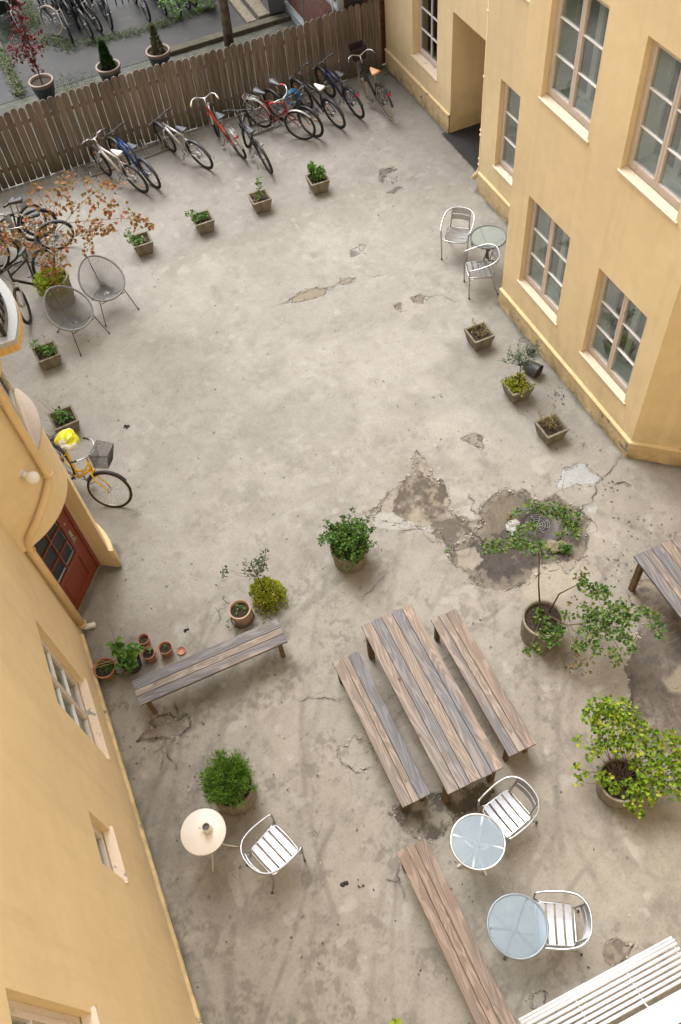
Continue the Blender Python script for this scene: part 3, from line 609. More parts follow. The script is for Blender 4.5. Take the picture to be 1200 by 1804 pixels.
def window(parent, O, U, N, W_, z0, z1, d=.085, cas=2, rows=3, cols=1, sillm=None, style='double', seed=0, label=None, fm=None, sill_out=.018):
    """recessed window: opening W_ x (z1-z0); T maps (across, outwards, up)"""
    T = frame_of(O, U, N); fm = fm or M_frame
    fr = MB(); fw = .05; y1, y0 = -d, -d-.07
    B = lambda mb, a, b_, m=0, bev=.004: mb.box(a, b_, m, T, bev)
    B(fr, (0,y0,z0+.03), (fw,y1,z1)); B(fr, (W_-fw,y0,z0+.03), (W_,y1,z1)); B(fr, (fw+.001,y0,z1-fw), (W_-fw-.001,y1,z1)); B(fr, (fw+.001,y0,z0+.03), (W_-fw-.001,y1,z0+.09))
    w_ = fr.build('window', fm, parent)
    if label: w_['label'] = label
    cw = (W_-2*fw)/cas
    for c_ in range(cas):
        x0 = fw+c_*cw+.002; x1 = x0+cw-.004; sh = MB(); s = .042; zz0, zz1 = z0+.092, z1-fw-.002; ya, yb = y1-.045, y1+.008
        B(sh, (x0,ya,zz0), (x0+s,yb,zz1)); B(sh, (x1-s,ya,zz0), (x1,yb,zz1)); B(sh, (x0+s,ya,zz1-s), (x1-s,yb-.001,zz1)); B(sh, (x0+s,ya,zz0), (x1-s,yb-.001,zz0+s*1.3))
        sa = sh.build('sash', fm, w_)
        for r_ in range(1, rows):
            mu = MB(); z = zz0+s+(zz1-zz0-2*s)*r_/rows; B(mu, (x0+s-.004,ya+.012,z-.008), (x1-s+.004,yb-.004,z+.008), bev=.003); mu.build('glazing_bar', M_muntin, w_)
        for k in range(1, cols):
            mu = MB(); x = x0+s+(x1-x0-2*s)*k/cols; B(mu, (x-.010,ya+.013,zz0+s), (x+.010,yb-.006,zz1-s), bev=.003); mu.build('glazing_bar', M_muntin, w_)
        gl = MB(); f = lambda x, y, z: T @ Vector((x, y, z)); yg = ya+.02
        gl.poly([f(x0+s-.005,yg,zz0+s), f(x1-s+.005,yg,zz0+s), f(x1-s+.005,yg,zz1-s+.005), f(x0+s-.005,yg,zz1-s+.005)]); gl.build('pane', M_glass_dark if style == 'dark' else M_glass, w_)
        for z in (zz0+.16*(zz1-zz0), zz1-.16*(zz1-zz0)):
            for xh in ((x0+.006,) if c_ == 0 else (x1-.018,)): hg = MB(); B(hg, (xh,yb,z-.035), (xh+.012,yb+.010,z+.035)); hg.build('hinge', fm, w_)
    # lining, inner sashes and what is behind them
    inn = MB(); D = .24 if style != 'dark' else .9; f = lambda x, y, z: T @ Vector((x, y, z)); a, b_, c0, c1 = fw, W_-fw, z0+.09, z1-fw; yb_ = y0-D
    inn.poly([f(a,y0,c0), f(a,yb_,c0), f(a,yb_,c1), f(a,y0,c1)]); inn.poly([f(b_,y0,c0), f(b_,y0,c1), f(b_,yb_,c1), f(b_,yb_,c0)]); inn.poly([f(a,y0,c1), f(a,yb_,c1), f(b_,yb_,c1), f(b_,y0,c1)]); inn.poly([f(a,y0,c0), f(b_,y0,c0), f(b_,yb_,c0), f(a,yb_,c0)])
    inn.build('lining', M_inner if style != 'dark' else M_dark, w_)
    bk = MB(); bk.poly([f(a,yb_,c0), f(b_,yb_,c0), f(b_,yb_,c1), f(a,yb_,c1)]); bk.build('blind' if style == 'double' else 'room_behind', M_blind if style == 'double' else M_dark, w_)
    if style == 'double':
        si = MB()
        for c_ in range(cas):
            x0 = a+(b_-a)*c_/cas; x1 = a+(b_-a)*(c_+1)/cas; s = .05
            for p0, p1 in (((x0,c0),(x0+s,c1)), ((x1-s,c0),(x1,c1)), ((x0+s,c1-s),(x1-s,c1)), ((x0+s,c0),(x1-s,c0+.07))):
                si.box((p0[0],yb_+.02,p0[1]), (p1[0],yb_+.06,p1[1]), 0, T)
        si.build('inner_sash', M_inner, w_)
    if sillm is not None:
        sl_ = MB(); f = lambda x, y, z: T @ Vector((x, y, z))
        vs = [f(-.035,-d+.01,z0+.038), f(W_+.035,-d+.01,z0+.038), f(W_+.035,sill_out,z0-.012), f(-.035,sill_out,z0-.012), f(-.035,-d+.01,z0-.03), f(W_+.035,-d+.01,z0-.03), f(W_+.035,sill_out,z0-.04), f(-.035,sill_out,z0-.04)]
        sl_.add(vs, [(0,1,2,3),(7,6,5,4),(3,2,6,7),(1,0,4,5),(0,3,7,4),(2,1,5,6)]); sl_.build('sill', sillm, w_)
    return w_
HT = 12.0
# ---- right-hand building: every piece of wall carries the openings measured on it
rb = empty('yellow_building', (6.4, 9, 0)); rb.location = (0,0,0)
tag(rb, 'tall yellow stucco house on the right with paired casement windows and a recessed passage', 'building')
mb = MB()
LW1, LW2 = (8.08, 9.18), (6.27, 7.37); Z1a, Z1b, Z2a, Z2b, Z3a, Z3b = .87, 2.47, 3.97, 5.57, 7.1, 8.7
XM = 6.43
hs_ = [(y0-5.92, y1-5.92, a, b_) for (y0, y1) in (LW1, LW2) for a, b_ in ((Z1a, Z1b), (Z2a, Z2b), (Z3a, Z3b))]
wall(mb, (XM,5.92,0), (0,1,0), 9.65-5.92, .34, HT, hs_)
wall(mb, (XM,9.65,0), (1,0,0), 1.25, 0, HT)
NW = (11.40, 12.06)
wall(mb, (7.62,9.65,0), (0,1,0), 12.57-9.65, .40, HT, [(NW[0]-9.65, NW[1]-9.65, Z1a-.03, Z1b), (NW[0]-9.65, NW[1]-9.65, Z2a, Z2b)])
wall(mb, (7.62,12.57,0), (1,0,0), .41, 0, HT)
FW = (15.10, 16.17)
wall(mb, (8.03,12.57,0), (0,1,0), 17.47-12.57, .40, HT, [(0, 14.5-12.57, 0, 2.43), (FW[0]-12.57, FW[1]-12.57, .86, 2.75), (FW[0]-12.57, FW[1]-12.57, 4.0, 5.6)])
wall(mb, (8.03,17.47,0), (1,0,0), 3, 0, HT)
wall(mb, (8.03,14.5,0), (1,0,0), 3.4, 0, 2.43); wall(mb, (8.03,12.57,0), (1,0,0), 3.4, 0, 2.43)
wall(mb, (11.43,12.57,0), (0,1,0), 1.93, 0, 2.43)
DG = Vector((.7605, -.6493, 0)); wall(mb, (XM,5.925,0), DG, 2.6, .34, HT)
P9 = Vector((XM,5.925,0))+DG*2.6
wall(mb, (P9.x,P9.y,0), (0,-1,0), P9.y+.75, 0, HT); wall(mb, (P9.x,-.75,0), (-1,0,0), P9.x+1.8, 0, 14)
for (y0, y1) in (LW1, LW2):
    for a, b_ in ((Z1a, Z1b), (Z2a, Z2b), (Z3a, Z3b)): reveal(mb, frame_of((XM,y0,0), (0,1,0), (-1,0,0)), y1-y0, a, b_, .21)
for a, b_ in ((Z1a-.03, Z1b), (Z2a, Z2b)): reveal(mb, frame_of((7.62,NW[0],0), (0,1,0), (-1,0,0)), NW[1]-NW[0], a, b_, .21)
for a, b_ in ((.86, 2.75), (4.0, 5.6)): reveal(mb, frame_of((8.03,FW[0],0), (0,1,0), (-1,0,0)), FW[1]-FW[0], a, b_, .23)
mb.build('wall', M_wall, rb)
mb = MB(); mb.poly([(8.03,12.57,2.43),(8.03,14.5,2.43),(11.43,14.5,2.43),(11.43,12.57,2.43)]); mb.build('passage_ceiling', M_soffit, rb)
# plinths with a little moulding on top
def plinth(pts, h, out, m_, parent, name='plinth'):
    mb = MB(); n = len(pts); P_ = [Vector((*p, 0)) for p in pts]; offs = []
    for i in range(n):
        ns = []
        if i > 0: e = (P_[i]-P_[i-1]).normalized(); ns.append(Vector((-e.y, e.x, 0)))
        if i < n-1: e = (P_[i+1]-P_[i]).normalized(); ns.append(Vector((-e.y, e.x, 0)))
        if len(ns) == 2: v = (ns[0]+ns[1]); v = v/ (1+ns[0].dot(ns[1])) if abs(1+ns[0].dot(ns[1])) > .2 else ns[0]
        else: v = ns[0]
        offs.append(v)
    rng_ = random.Random(len(pts))
    for i in range(n-1):
        a, b_ = P_[i], P_[i+1]; oa, ob = offs[i], offs[i+1]; K = max(1, int((b_-a).length/.12)); pro = [(out, -.06), (out, h-.035), (out+.014, h-.03), (out+.016, h-.006), (out+.002, h+.008), (0, h+.016)]
        for k in range(K):
            rows_ = []
            for tt in (k/K, (k+1)/K):
                base = a.lerp(b_, tt); of = oa.lerp(ob, tt); rows_.append([base+of*p[0]+Vector((0,0,p[1])) for p in pro])
            for j in range(len(pro)-1): mb.add([rows_[0][j], rows_[1][j], rows_[1][j+1], rows_[0][j+1]], [(0,1,2,3)])
    return mb.build(name, m_, parent)
plinth([(XM,9.65),(XM,5.925)][::-1] if False else [(P9.x,P9.y),(XM,5.925),(XM,9.655)], .35, .03, M_plinth2, rb)
plinth([(7.62,9.66),(7.62,12.57)], .41, .025, M_plinth, rb)
plinth([(8.03,14.5),(8.03,17.47)], .41, .03, M_plinth2, rb)
for i, (y0, y1) in enumerate((LW1, LW2)):
    for j, (a, b_) in enumerate(((Z1a, Z1b), (Z2a, Z2b), (Z3a, Z3b))): window(rb, (XM,y0,0), (0,1,0), (-1,0,0), y1-y0, a, b_, sillm=M_sill, seed=i*3+j)
for a, b_ in ((Z1a-.03, Z1b), (Z2a, Z2b)): window(rb, (7.62,NW[0],0), (0,1,0), (-1,0,0), NW[1]-NW[0], a, b_, cas=1, sillm=M_sill_worn, label='narrow window with a badly peeling sill')
window(rb, (8.03,FW[0],0), (0,1,0), (-1,0,0), FW[1]-FW[0], .86, 2.75, d=.15, cas=1, rows=4, cols=2, sillm=M_sill_worn, style='dark', label='dark many-paned window beside the fence')
window(rb, (8.03,FW[0],0), (0,1,0), (-1,0,0), FW[1]-FW[0], 4.0, 5.6, d=.15, cas=1, rows=4, cols=2, sillm=M_sill_worn, style='dark')
def downpipe(path, r, parent, m_, clamps, cname='clamp'):
    mb = MB(); mb.tube(path, r, 14); o = mb.build('downpipe', m_, parent)
    cb = MB()
    for c_, ax in clamps: cb.torus(c_, ax, r+.008, .010, 20, 6)
    cb.build(cname, m_, o); return o
M_pipe = stucco('pipe_paint', (.75,.57,.33), (.3,.2,.1), None)
M_pipe_white = simple('white_pipe', (.72,.70,.68), .4, 0, .1)
dp = downpipe([(7.70,12.66,11),(7.70,12.66,.42),(7.66,12.69,.30),(7.58,12.72,.20)], .045, rb, M_pipe, [((7.70,12.66,z), (0,0,1)) for z in (.5,.62,1.1,1.2,2.2,3.3,5.2)])
# ---- left-hand building with the round stair tower
lb = empty('yellow_stair_building', (0,0,0)); tag(lb, 'yellow stucco house on the left with a rounded stair tower, balcony and red door', 'building')
XL = -1.80; mb = MB()
L1, L2, L3 = (4.48,5.52,.86,2.50), (2.80,3.32,1.76,2.46), (.30,1.385,3.92,5.42)
oy = -.75; wall(mb, (XL,oy,0), (0,1,0), 7.1-oy, .0, HT, [(a-oy, b_-oy, c0, c1) for a, b_, c0, c1 in (L1, L2, L3)])
for a, b_, c0, c1 in (L1, L2, L3): reveal(mb, frame_of((XL,b_,0), (0,-1,0), (1,0,0)), b_-a, c0, c1, .21)
TC = Vector((-2.07, 7.64, 0)); TR = 1.013
def tw(a, z, r=TR): return Vector((TC.x+r*math.cos(R(a)), TC.y+r*math.sin(R(a)), z))
tz = [0, .2, .40, 1.2, 2.2, 2.7, 3.2, 3.7, 4.25, 4.42, 4.86, 6, 8, 11, HT]; ta = [-74.6, -68, -60, -52, -44, -36, -30.9, -24, -18, -12, -6.4, 0, 6, 12, 18, 24, 30.9, 40, 50, 60, 70, 82, 94, 106]
for i in range(len(ta)-1):
    for j in range(len(tz)-1):
        ac, zc = (ta[i]+ta[i+1])/2, (tz[j]+tz[j+1])/2
        if ac < -6.4 and zc < 2.2: continue
        if abs(ac) < 30.9 and 3.2 < zc < 4.25: continue
        sub = 3
        for k in range(sub):
            a0_, a1_ = ta[i]+(ta[i+1]-ta[i])*k/sub, ta[i]+(ta[i+1]-ta[i])*(k+1)/sub
            mb.add([tw(a0_, tz[j]), tw(a1_, tz[j]), tw(a1_, tz[j+1]), tw(a0_, tz[j+1])], [(0,1,2,3)])
arc = [tw(-74.6+68.2*k/20, 2.2) for k in range(21)]
DL, DRt = Vector((-1.80,7.004,0)), Vector((-1.272,7.677,0)); DU = (DRt-DL).normalized(); DN = Vector((DU.y, -DU.x, 0))
JR = tw(-6.4, 0)
mb.poly(arc+[Vector((DRt.x,DRt.y,2.2)), Vector((DL.x,DL.y,2.2))])
mb.poly([JR, DRt, Vector((DRt.x,DRt.y,2.2)), Vector((JR.x,JR.y,2.2))])
xw = -1.215
for zz in (3.2, 4.25): mb.poly([tw(-30.9+61.8*k/16, zz) for k in range(17)]+[Vector((xw,8.16,zz)), Vector((xw,7.12,zz))])
for s_ in (-1, 1): mb.poly([tw(30.9*s_, 3.2), Vector((xw,7.64+.52*s_,3.2)), Vector((xw,7.64+.52*s_,4.25)), tw(30.9*s_, 4.25)])
wall(mb, (XL,8.4,0), (0,1,0), 17.6-8.4, 0, HT)
mb.build('wall', M_wall2, lb)
def arcplinth(a0_, a1_, h, out):
    return [tuple(tw(a0_+(a1_-a0_)*k/24, 0)[:2]) for k in range(25)]
plinth([(XL,oy),(XL,6.6)][::-1], .17, .022, M_plinth2, lb)
mb = MB(); pro = [(TR+.06,-.05),(TR+.05,.38),(TR+.06,.395),(TR+.055,.42),(TR,.45)]
for k in range(30):
    a0_, a1_ = -6.4+88*k/30, -6.4+88*(k+1)/30
    for j in range(4): mb.add([tw(a0_, pro[j][1], pro[j][0]), tw(a1_, pro[j][1], pro[j][0]), tw(a1_, pro[j+1][1], pro[j+1][0]), tw(a0_, pro[j+1][1], pro[j+1][0])], [(0,1,2,3)], 0, False)
e0 = [tw(-6.4, z, r_) for r_, z in pro]; mb.poly(e0+[JR]); mb.build('plinth', M_plinth, lb)
window(lb, (XL,L1[1],0), (0,-1,0), (1,0,0), L1[1]-L1[0], L1[2], L1[3], d=.075, sill_out=.03, sillm=M_sill_worn, label='window with flaking white frame behind the small pots')
window(lb, (XL,L2[1],0), (0,-1,0), (1,0,0), L2[1]-L2[0], L2[2], L2[3], d=.075, sill_out=.03, cas=1, rows=1, sillm=M_sill_worn, label='small square window low in the left wall')
window(lb, (XL,L3[1],0), (0,-1,0), (1,0,0), L3[1]-L3[0], L3[2], L3[3], d=.075, sill_out=.03, sillm=M_sill_worn, label='upper window cut by the lower left corner of the photo')
tower_w = window(lb, (xw+.02,8.16,0), (0,-1,0), (1,0,0), 1.04, 3.2, 4.25, d=.02, cas=2, rows=1, sillm=None, style='dark', label='stair window with a bowed pinkish sill', fm=M_frame_dark)
mb = MB(); so_ = [tw(-30.5+61*k/20, 3.232, TR+.045) for k in range(21)]; top = so_+[Vector((xw+.03,8.15,3.245)), Vector((xw+.03,7.13,3.245))]; mb.poly(top); bot = [p-Vector((0,0,.03)) for p in top]; mb.poly(bot[::-1])
for k in range(len(top)): k2 = (k+1) % len(top); mb.add([top[k], top[k2], bot[k2], bot[k]], [(3,2,1,0)])
mb.build('sill', M_sill_pink, tower_w)
# red door
T = frame_of(DL, DU, DN); W_ = (DRt-DL).length; M_red = paintmat('red_door_paint', (.21,.042,.022), (.12,.02,.012), .25, .45)
mb = MB(); mb.box((-.3,-.11,0), (0.0,-.02,2.25), 0, T, .004); mb.box((W_-.06,-.06,0), (W_,-.005,2.25), 0, T, .004)
z_p0, z_p1, x0, x1 = .74, 2.04, .085, .61; dx1 = W_-.065
mb.box((0.002,-.06,.02), (x0,-.02,2.2), 0, T, .004); mb.box((x1,-.06,.02), (dx1,-.02,2.2), 0, T, .004); mb.box((x0,-.06,.02), (x1,-.021,.16), 0, T, .004); mb.box((x0,-.06,z_p0-.10), (x1,-.021,z_p0), 0, T, .004); mb.box((x0,-.06,z_p1), (x1,-.021,2.2), 0, T, .004)
mb.box((x0,-.058,.16), (x1,-.042,z_p0-.10), 0, T); mb.box((x0+.05,-.05,.21), (x1-.05,-.030,z_p0-.15), 0, T, .008)
dr = mb.build('door', M_red, lb)
mb = MB(); mb.box(((x0+x1)/2-.011,-.055,z_p0), ((x0+x1)/2+.011,-.024,z_p1), 0, T, .003); mb.build('glazing_bar', M_red, dr)
for k in range(1, 4): mb = MB(); z = z_p0+(z_p1-z_p0)*k/4; mb.box((x0,-.054,z-.011), (x1,-.026,z+.011), 0, T, .003); mb.build('glazing_bar', M_red, dr)
mb = MB(); f = lambda x, y, z: T @ Vector((x, y, z)); mb.poly([f(x0,-.045,z_p0), f(x1,-.045,z_p0), f(x1,-.045,z_p1), f(x0,-.045,z_p1)]); mb.build('pane', M_glass, dr)
mb = MB(); mb.box((x0-.02,-.5,z_p0-.03), (x1+.02,-.1,z_p1+.03), 0, T); mb.build('hall_behind', M_dark, dr)
mb = MB(); mb.box((x1+.045,-.02,.96), (x1+.095,-.008,1.16), 0, T, .003); mb.tube([f(x1+.07,-.01,1.03), f(x1+.07,.045,1.03), f(x1-.02,.05,1.03)], .009, 8); mb.build('handle', M_steel, dr)
mb = MB(); mb.lathe([(0,.0),(.022,0),(.022,.012),(0,.012)], n=16, X=T @ Matrix.Translation((x1+.07,-.02,1.33)) @ Matrix.Rotation(R(-90),4,'X')); mb.build('lock', M_steel, dr)
mb = MB(); mb.box((-.35,-.30,-.02), (W_+.02,.0,.03), 0, T, .006); mb.build('threshold', M_conc, lb)
# balcony
mb = MB(); BZ = 4.86; BR = 1.39; mb_s = []
a_s, a_e = -23.6, 80
ring = lambda r_, z, n=26: [tw(a_s+(a_e-a_s)*k/(n-1), z, r_) for k in range(n)]
def side(mb, r_, z, x_in=None): return Vector((TC.x+.6, TC.y+r_*math.sin(R(a_s)), z))
yS = tw(a_s, 0, BR).y
def slab(r_, z0_, z1_, m_, name, inset=0):
    mb = MB(); rg = [p for p in (tw(a_s+(a_e-a_s)*k/29, 0, r_) for k in range(30)) if p.y >= yS+inset]
    st = Vector((math.sqrt(max(r_*r_-(yS+inset-TC.y)**2, 0))+TC.x, yS+inset, 0)); poly = [Vector((TC.x+.3, yS+inset, 0)), st]+rg+[Vector((TC.x+.3, rg[-1].y, 0))]
    up = [p+Vector((0,0,z1_)) for p in poly]; lo = [p+Vector((0,0,z0_)) for p in poly]; mb.poly(up); mb.poly(lo[::-1])
    for k in range(len(poly)): k2 = (k+1) % len(poly); mb.add([lo[k], lo[k2], up[k2], up[k]], [(0,1,2,3)])
    return mb.build(name, m_, bal)
M_white_worn = paintmat('worn_white_coping', (.42,.44,.44), (.3,.3,.28), .36, .7); bal_mb = MB(); bal = slab_root = None
m, t, b = newmat('striped_fascia'); co = nd(t, 'ShaderNodeTexCoord').outputs['Object']; mp = nd(t, 'ShaderNodeMapping'); mp.inputs['Scale'].default_value = (30,30,1.0); t.links.new(co, mp.inputs[0]); n = noise_node(t, 1.6, 6, .7, mp.outputs[0]); r = ramp(t, n.outputs[0], [(.34,(.34,.20,.08)),(.48,(.62,.40,.16)),(.8,(.70,.46,.20))]); t.links.new(r.outputs[0], b.inputs['Base Color']); b.inputs['Roughness'].default_value = .8; M_fascia = m
bal = empty('balcony', (0,0,0)); bal.parent = lb
slab(BR-.05, 4.61, 4.658, M_wall2, 'moulding', .05); slab(BR+.005, 4.66, 4.745, M_fascia, 'fascia'); slab(BR, 4.748, 4.80, M_white_worn, 'coping', 0); slab(BR-.09, 4.801, 4.806, M_conc, 'deck', .09)
mb = MB(); RB = BR-.105; pts = [p for p in (tw(a_s+(a_e-a_s)*k/40, 4.87, RB) for k in range(41)) if p.y > yS+.11]; c0 = Vector((TC.x+math.sqrt(RB*RB-(yS+.10-TC.y)**2), yS+.10, 4.87))
rail = [Vector((TC.x+.95, yS+.10, 4.87)), c0]+pts
mb.tube(rail, .014, 6); mb.tube([p+Vector((0,0,.85)) for p in rail], .02, 6)
acc = 0; last = rail[0]
for a, b_ in zip(rail, rail[1:]):
    L = (b_-a).length; s = -acc
    while s+.125 <= L:
        s += .125; p = a.lerp(b_, s/L); mb.tube([p-Vector((0,0,.0)), p+Vector((0,0,.85))], .013, 6)
    acc = L-s
mb.box((c0.x-.02,c0.y-.02,4.806), (c0.x+.02,c0.y+.02,5.8)); mb.build('railing', M_black, bal)
# downpipe of the tower
pu = tw(-33.5, 0, TR+.065); pl = Vector((-1.735,6.72,0))
pth = [pu+Vector((0,0,z)) for z in (11, 6, 2.86)]+[tw(-37, 2.78, TR+.065), tw(-47, 2.68, TR+.07), tw(-58, 2.55, TR+.07), tw(-67, 2.42, TR+.06), pl+Vector((0,0,2.22)), pl+Vector((0,0,2.1)), pl+Vector((0,0,.19))]
dp = downpipe(pth, .047, lb, M_pipe, [(pu+Vector((0,0,4.16)), (0,0,1)), (pu+Vector((0,0,2.9)), (0,0,1)), (pl+Vector((0,0,2.12)), (0,0,1)), (pl+Vector((0,0,.24)), (0,0,1))])
mb = MB(); mb.tube([pl+Vector((0,0,.21)), pl+Vector((0,0,.15)), pl+Vector((.03,.005,.10)), pl+Vector((.13,.02,.05))], .043, 14, cap=False); mb.build('outlet_shoe', M_pipe_white, dp)
# globe lamp (unlit)
an_ = -47; A_, B_ = tw(an_, 3.2), tw(an_, 3.2, TR+.14)
wl = empty('wall_lamp', A_); tag(wl, 'unlit white glass globe lamp on the rounded tower beside the drainpipe', 'lamp')
mb = MB(); N_v = (B_-A_).normalized(); mb.tube([Vector((0,0,0)), N_v*.012], .05, 20); mb.tube([N_v*.012, N_v*.08], .038, 20); mb.build('lamp_base', M_white, wl)
mb = MB(); Xl = Matrix.Translation(N_v*.135+Vector((0,0,-.015))); mb.lathe([(.078*math.sin(math.pi*k/14), .078*math.cos(math.pi*k/14)) for k in range(15)], n=28, X=Xl); mb.build('globe', simple('opal_glass', (.80,.78,.74), .2, 0, .02), wl)

# ================================================================== FENCE and what is beyond
fe = empty('picket_fence', (3.2,17.45,0)); tag(fe, 'brown weathered timber fence with rounded pickets behind the bicycles', 'fence')
q = random.Random(21); x = -1.72; i = 0; protos = []
while x < 8.0-.05:
    h = 1.50+.045*math.sin(x*.9)+q.uniform(-.02, .02); wd = .134+q.uniform(-.006, .006); mb = MB(); hw = wd/2; rr = .085
    pr = [(-hw, 0), (hw, 0), (hw, h-rr)]+[(hw*math.cos(a), h-rr+rr*math.sin(a)) for a in [math.pi*k/10 for k in range(1, 10)]]+[(-hw, h-rr)]
    n = len(pr); vs = [(p[0], -.011, p[1]) for p in pr]+[(p[0], .011, p[1]) for p in pr]
    mb.add(vs, [tuple(range(n)), tuple(range(2*n-1, n-1, -1))]+[(k, k+n, (k+1) % n+n, (k+1) % n) for k in range(n)])
    o = mb.build('picket', M_picket, fe); o.location = (x-3.2, q.uniform(-.004,.004), .015+q.uniform(-.01,.01)); o.rotation_euler = (q.uniform(-.006,.006), q.uniform(-.006,.006), q.uniform(-.03,.03)); x += .1475+q.uniform(-.003,.003)
for z in (.38, 1.2): mb = MB(); mb.box((-5, .016, z-.04), (4.75, .056, z+.04), bev=.004); mb.build('rail', M_wleg, fe)
for k in range(6): mb = MB(); mb.box((-4.7+k*1.85, .058, 0), (-4.6+k*1.85, .15, 1.3), bev=.005); mb.build('post', M_wleg, fe)
# brick house beyond
m, t, b = newmat('red_brick'); co = nd(t, 'ShaderNodeTexCoord').outputs['Object']; mp = nd(t, 'ShaderNodeMapping'); mp.inputs['Rotation'].default_value = (0, R(-90), R(-90)); 
sx = nd(t, 'ShaderNodeSeparateXYZ'); t.links.new(co, sx.inputs[0]); cx = nd(t, 'ShaderNodeCombineXYZ'); t.links.new(sx.outputs[1], cx.inputs[0]); t.links.new(sx.outputs[2], cx.inputs[1])
br = nd(t, 'ShaderNodeTexBrick'); t.links.new(cx.outputs[0], br.inputs['Vector']); br.inputs['Scale'].default_value = 4.3; br.inputs['Mortar Size'].default_value = .022; br.inputs['Color1'].default_value = (.13,.035,.022,1); br.inputs['Color2'].default_value = (.20,.055,.035,1); br.inputs['Mortar'].default_value = (.11,.075,.06,1); br.inputs['Row Height'].default_value = .32; br.inputs['Brick Width'].default_value = 1.1
t.links.new(br.outputs[0], b.inputs['Base Color']); b.inputs['Roughness'].default_value = .85; M_brick = m
M_bluegrey = simple('blue_grey_paint', (.30,.34,.36), .6, 0, .12, 5)
hb = empty('brick_house', (0,0,0)); tag(hb, 'red brick house with pale window surround beyond the right end of the fence', 'building')
mb = MB(); wall(mb, (7.13,17.62,0), (0,1,0), 12, .0, 7, [(.05,.75,1.42,2.9)]); wall(mb, (7.13,17.62,0), (1,0,0), 3, 0, 7); mb.build('wall', M_brick, hb)
mb = MB(); mb.box((7.0,17.62,-.02), (7.126,29,.17), bev=.01); mb.build('plinth', M_bluegrey, hb)
wb = MB()
for a, b_ in (((17.67-.10,1.36),(18.37+.10,1.43)), ((18.37,1.43),(18.47,3.0)), ((17.60,1.43),(17.67,3.0))): wb.box((7.02,a[0],a[1]), (7.16,b_[0],b_[1]), bev=.008)
wb.box((7.10,18.0,1.43), (7.15,18.05,2.9)); wwb = wb.build('window', M_bluegrey, hb)
mb = MB(); mb.poly([(7.17,17.67,1.43),(7.17,18.37,1.43),(7.17,18.37,2.9),(7.17,17.67,2.9)]); mb.build('pane', M_glass_dark, wwb)
mb = MB(); mb.box((7.19,17.6,1.3), (7.6,18.45,2.95)); mb.build('room_behind', M_dark, wwb)
# wire mesh fence standing in front of the bricks
wf = empty('wire_fence', (6.96,19,0)); tag(wf, 'thin diagonal wire mesh fence standing in front of the red brick wall', 'fence')
mb = MB()
for k in range(34):
    y0 = 17.75-1.9+k*.16
    for s_ in (1, -1):
        ya, za, yb, zb = (y0, .1, y0+1.9, 2.0) if s_ == 1 else (y0+1.9, .1, y0, 2.0)
        def clip(y, z, y2, z2):
            P_ = []
            for tt in np.linspace(0, 1, 24):
                yy = y+(y2-y)*tt
                if 17.75 <= yy <= 21.4: P_.append((0, yy-19, z+(z2-z)*tt))
            return P_
        c_ = clip(ya, za, yb, zb)
        if len(c_) > 1: mb.tube([c_[0], c_[-1]], .0024, 4)
mb.build('wire_mesh', M_steel, wf)
mb = MB()
for y in (17.75, 19.6, 21.4): mb.tube([(0,y-19,0),(0,y-19,2.05)], .02, 8)
mb.tube([(0,17.75-19,2.02),(0,21.4-19,2.02)], .014, 6); mb.build('post', M_steel, wf)
# concrete ramp slabs, bins, service box and tree beyond the fence
mb = MB(); mb.box((5.98,20.92,-.02), (6.22,23.5,.06), bev=.01); tag(mb.build('ramp_slab', M_conc), 'long concrete slab edging the dark asphalt beside the grey bin', 'slab')
mb = MB(); mb.box((6.30,20.95,-.02), (6.62,23.5,.10), bev=.01); tag(mb.build('ramp_step', M_conc), 'wider concrete step running behind the grey bin', 'slab')
wbn = empty('waste_bin', (6.78,21.2,0)); tag(wbn, 'grey lidded waste bin beside the brick house beyond the fence', 'bin')
M_bin = simple('grey_bin_plastic', (.13,.14,.155), .45, 0, .1)
mb = MB(); vs = [(-.19,-.24,.05),(.19,-.24,.05),(.19,.24,.05),(-.19,.24,.05),(-.23,-.28,.78),(.23,-.28,.78),(.23,.28,.78),(-.23,.28,.78)]; mb.add(vs, [(0,3,2,1),(4,5,6,7),(0,1,5,4),(1,2,6,5),(2,3,7,6),(3,0,4,7)]); mb.build('bin_body', M_bin, wbn)
mb = MB(); mb.box((-.25,-.31,.785), (.25,.30,.845), bev=.02); mb.tube([(-.2,.31,.84),(.2,.31,.84)], .018, 8); mb.build('lid', M_bin, wbn)
wb2 = copy_tree(wbn); wb2.location = (6.80,22.1,0); wb2['label'] = 'second grey bin, farther from the fence and partly out of frame'
for b_ in (wbn, wb2): b_['group'] = 'bins beside the brick house'
sb = empty('service_box', (5.42,22.35,0)); tag(sb, 'pale grey utility box at the top edge beside the tree trunk', 'utility box')
mb = MB(); mb.box((-.16,-.14,0), (.16,.14,.9), bev=.01); mb.build('cabinet', M_bluegrey, sb); mb = MB(); mb.box((-.18,-.16,.902), (.18,.16,.93), bev=.008); mb.build('lid', M_conc_pale, sb)
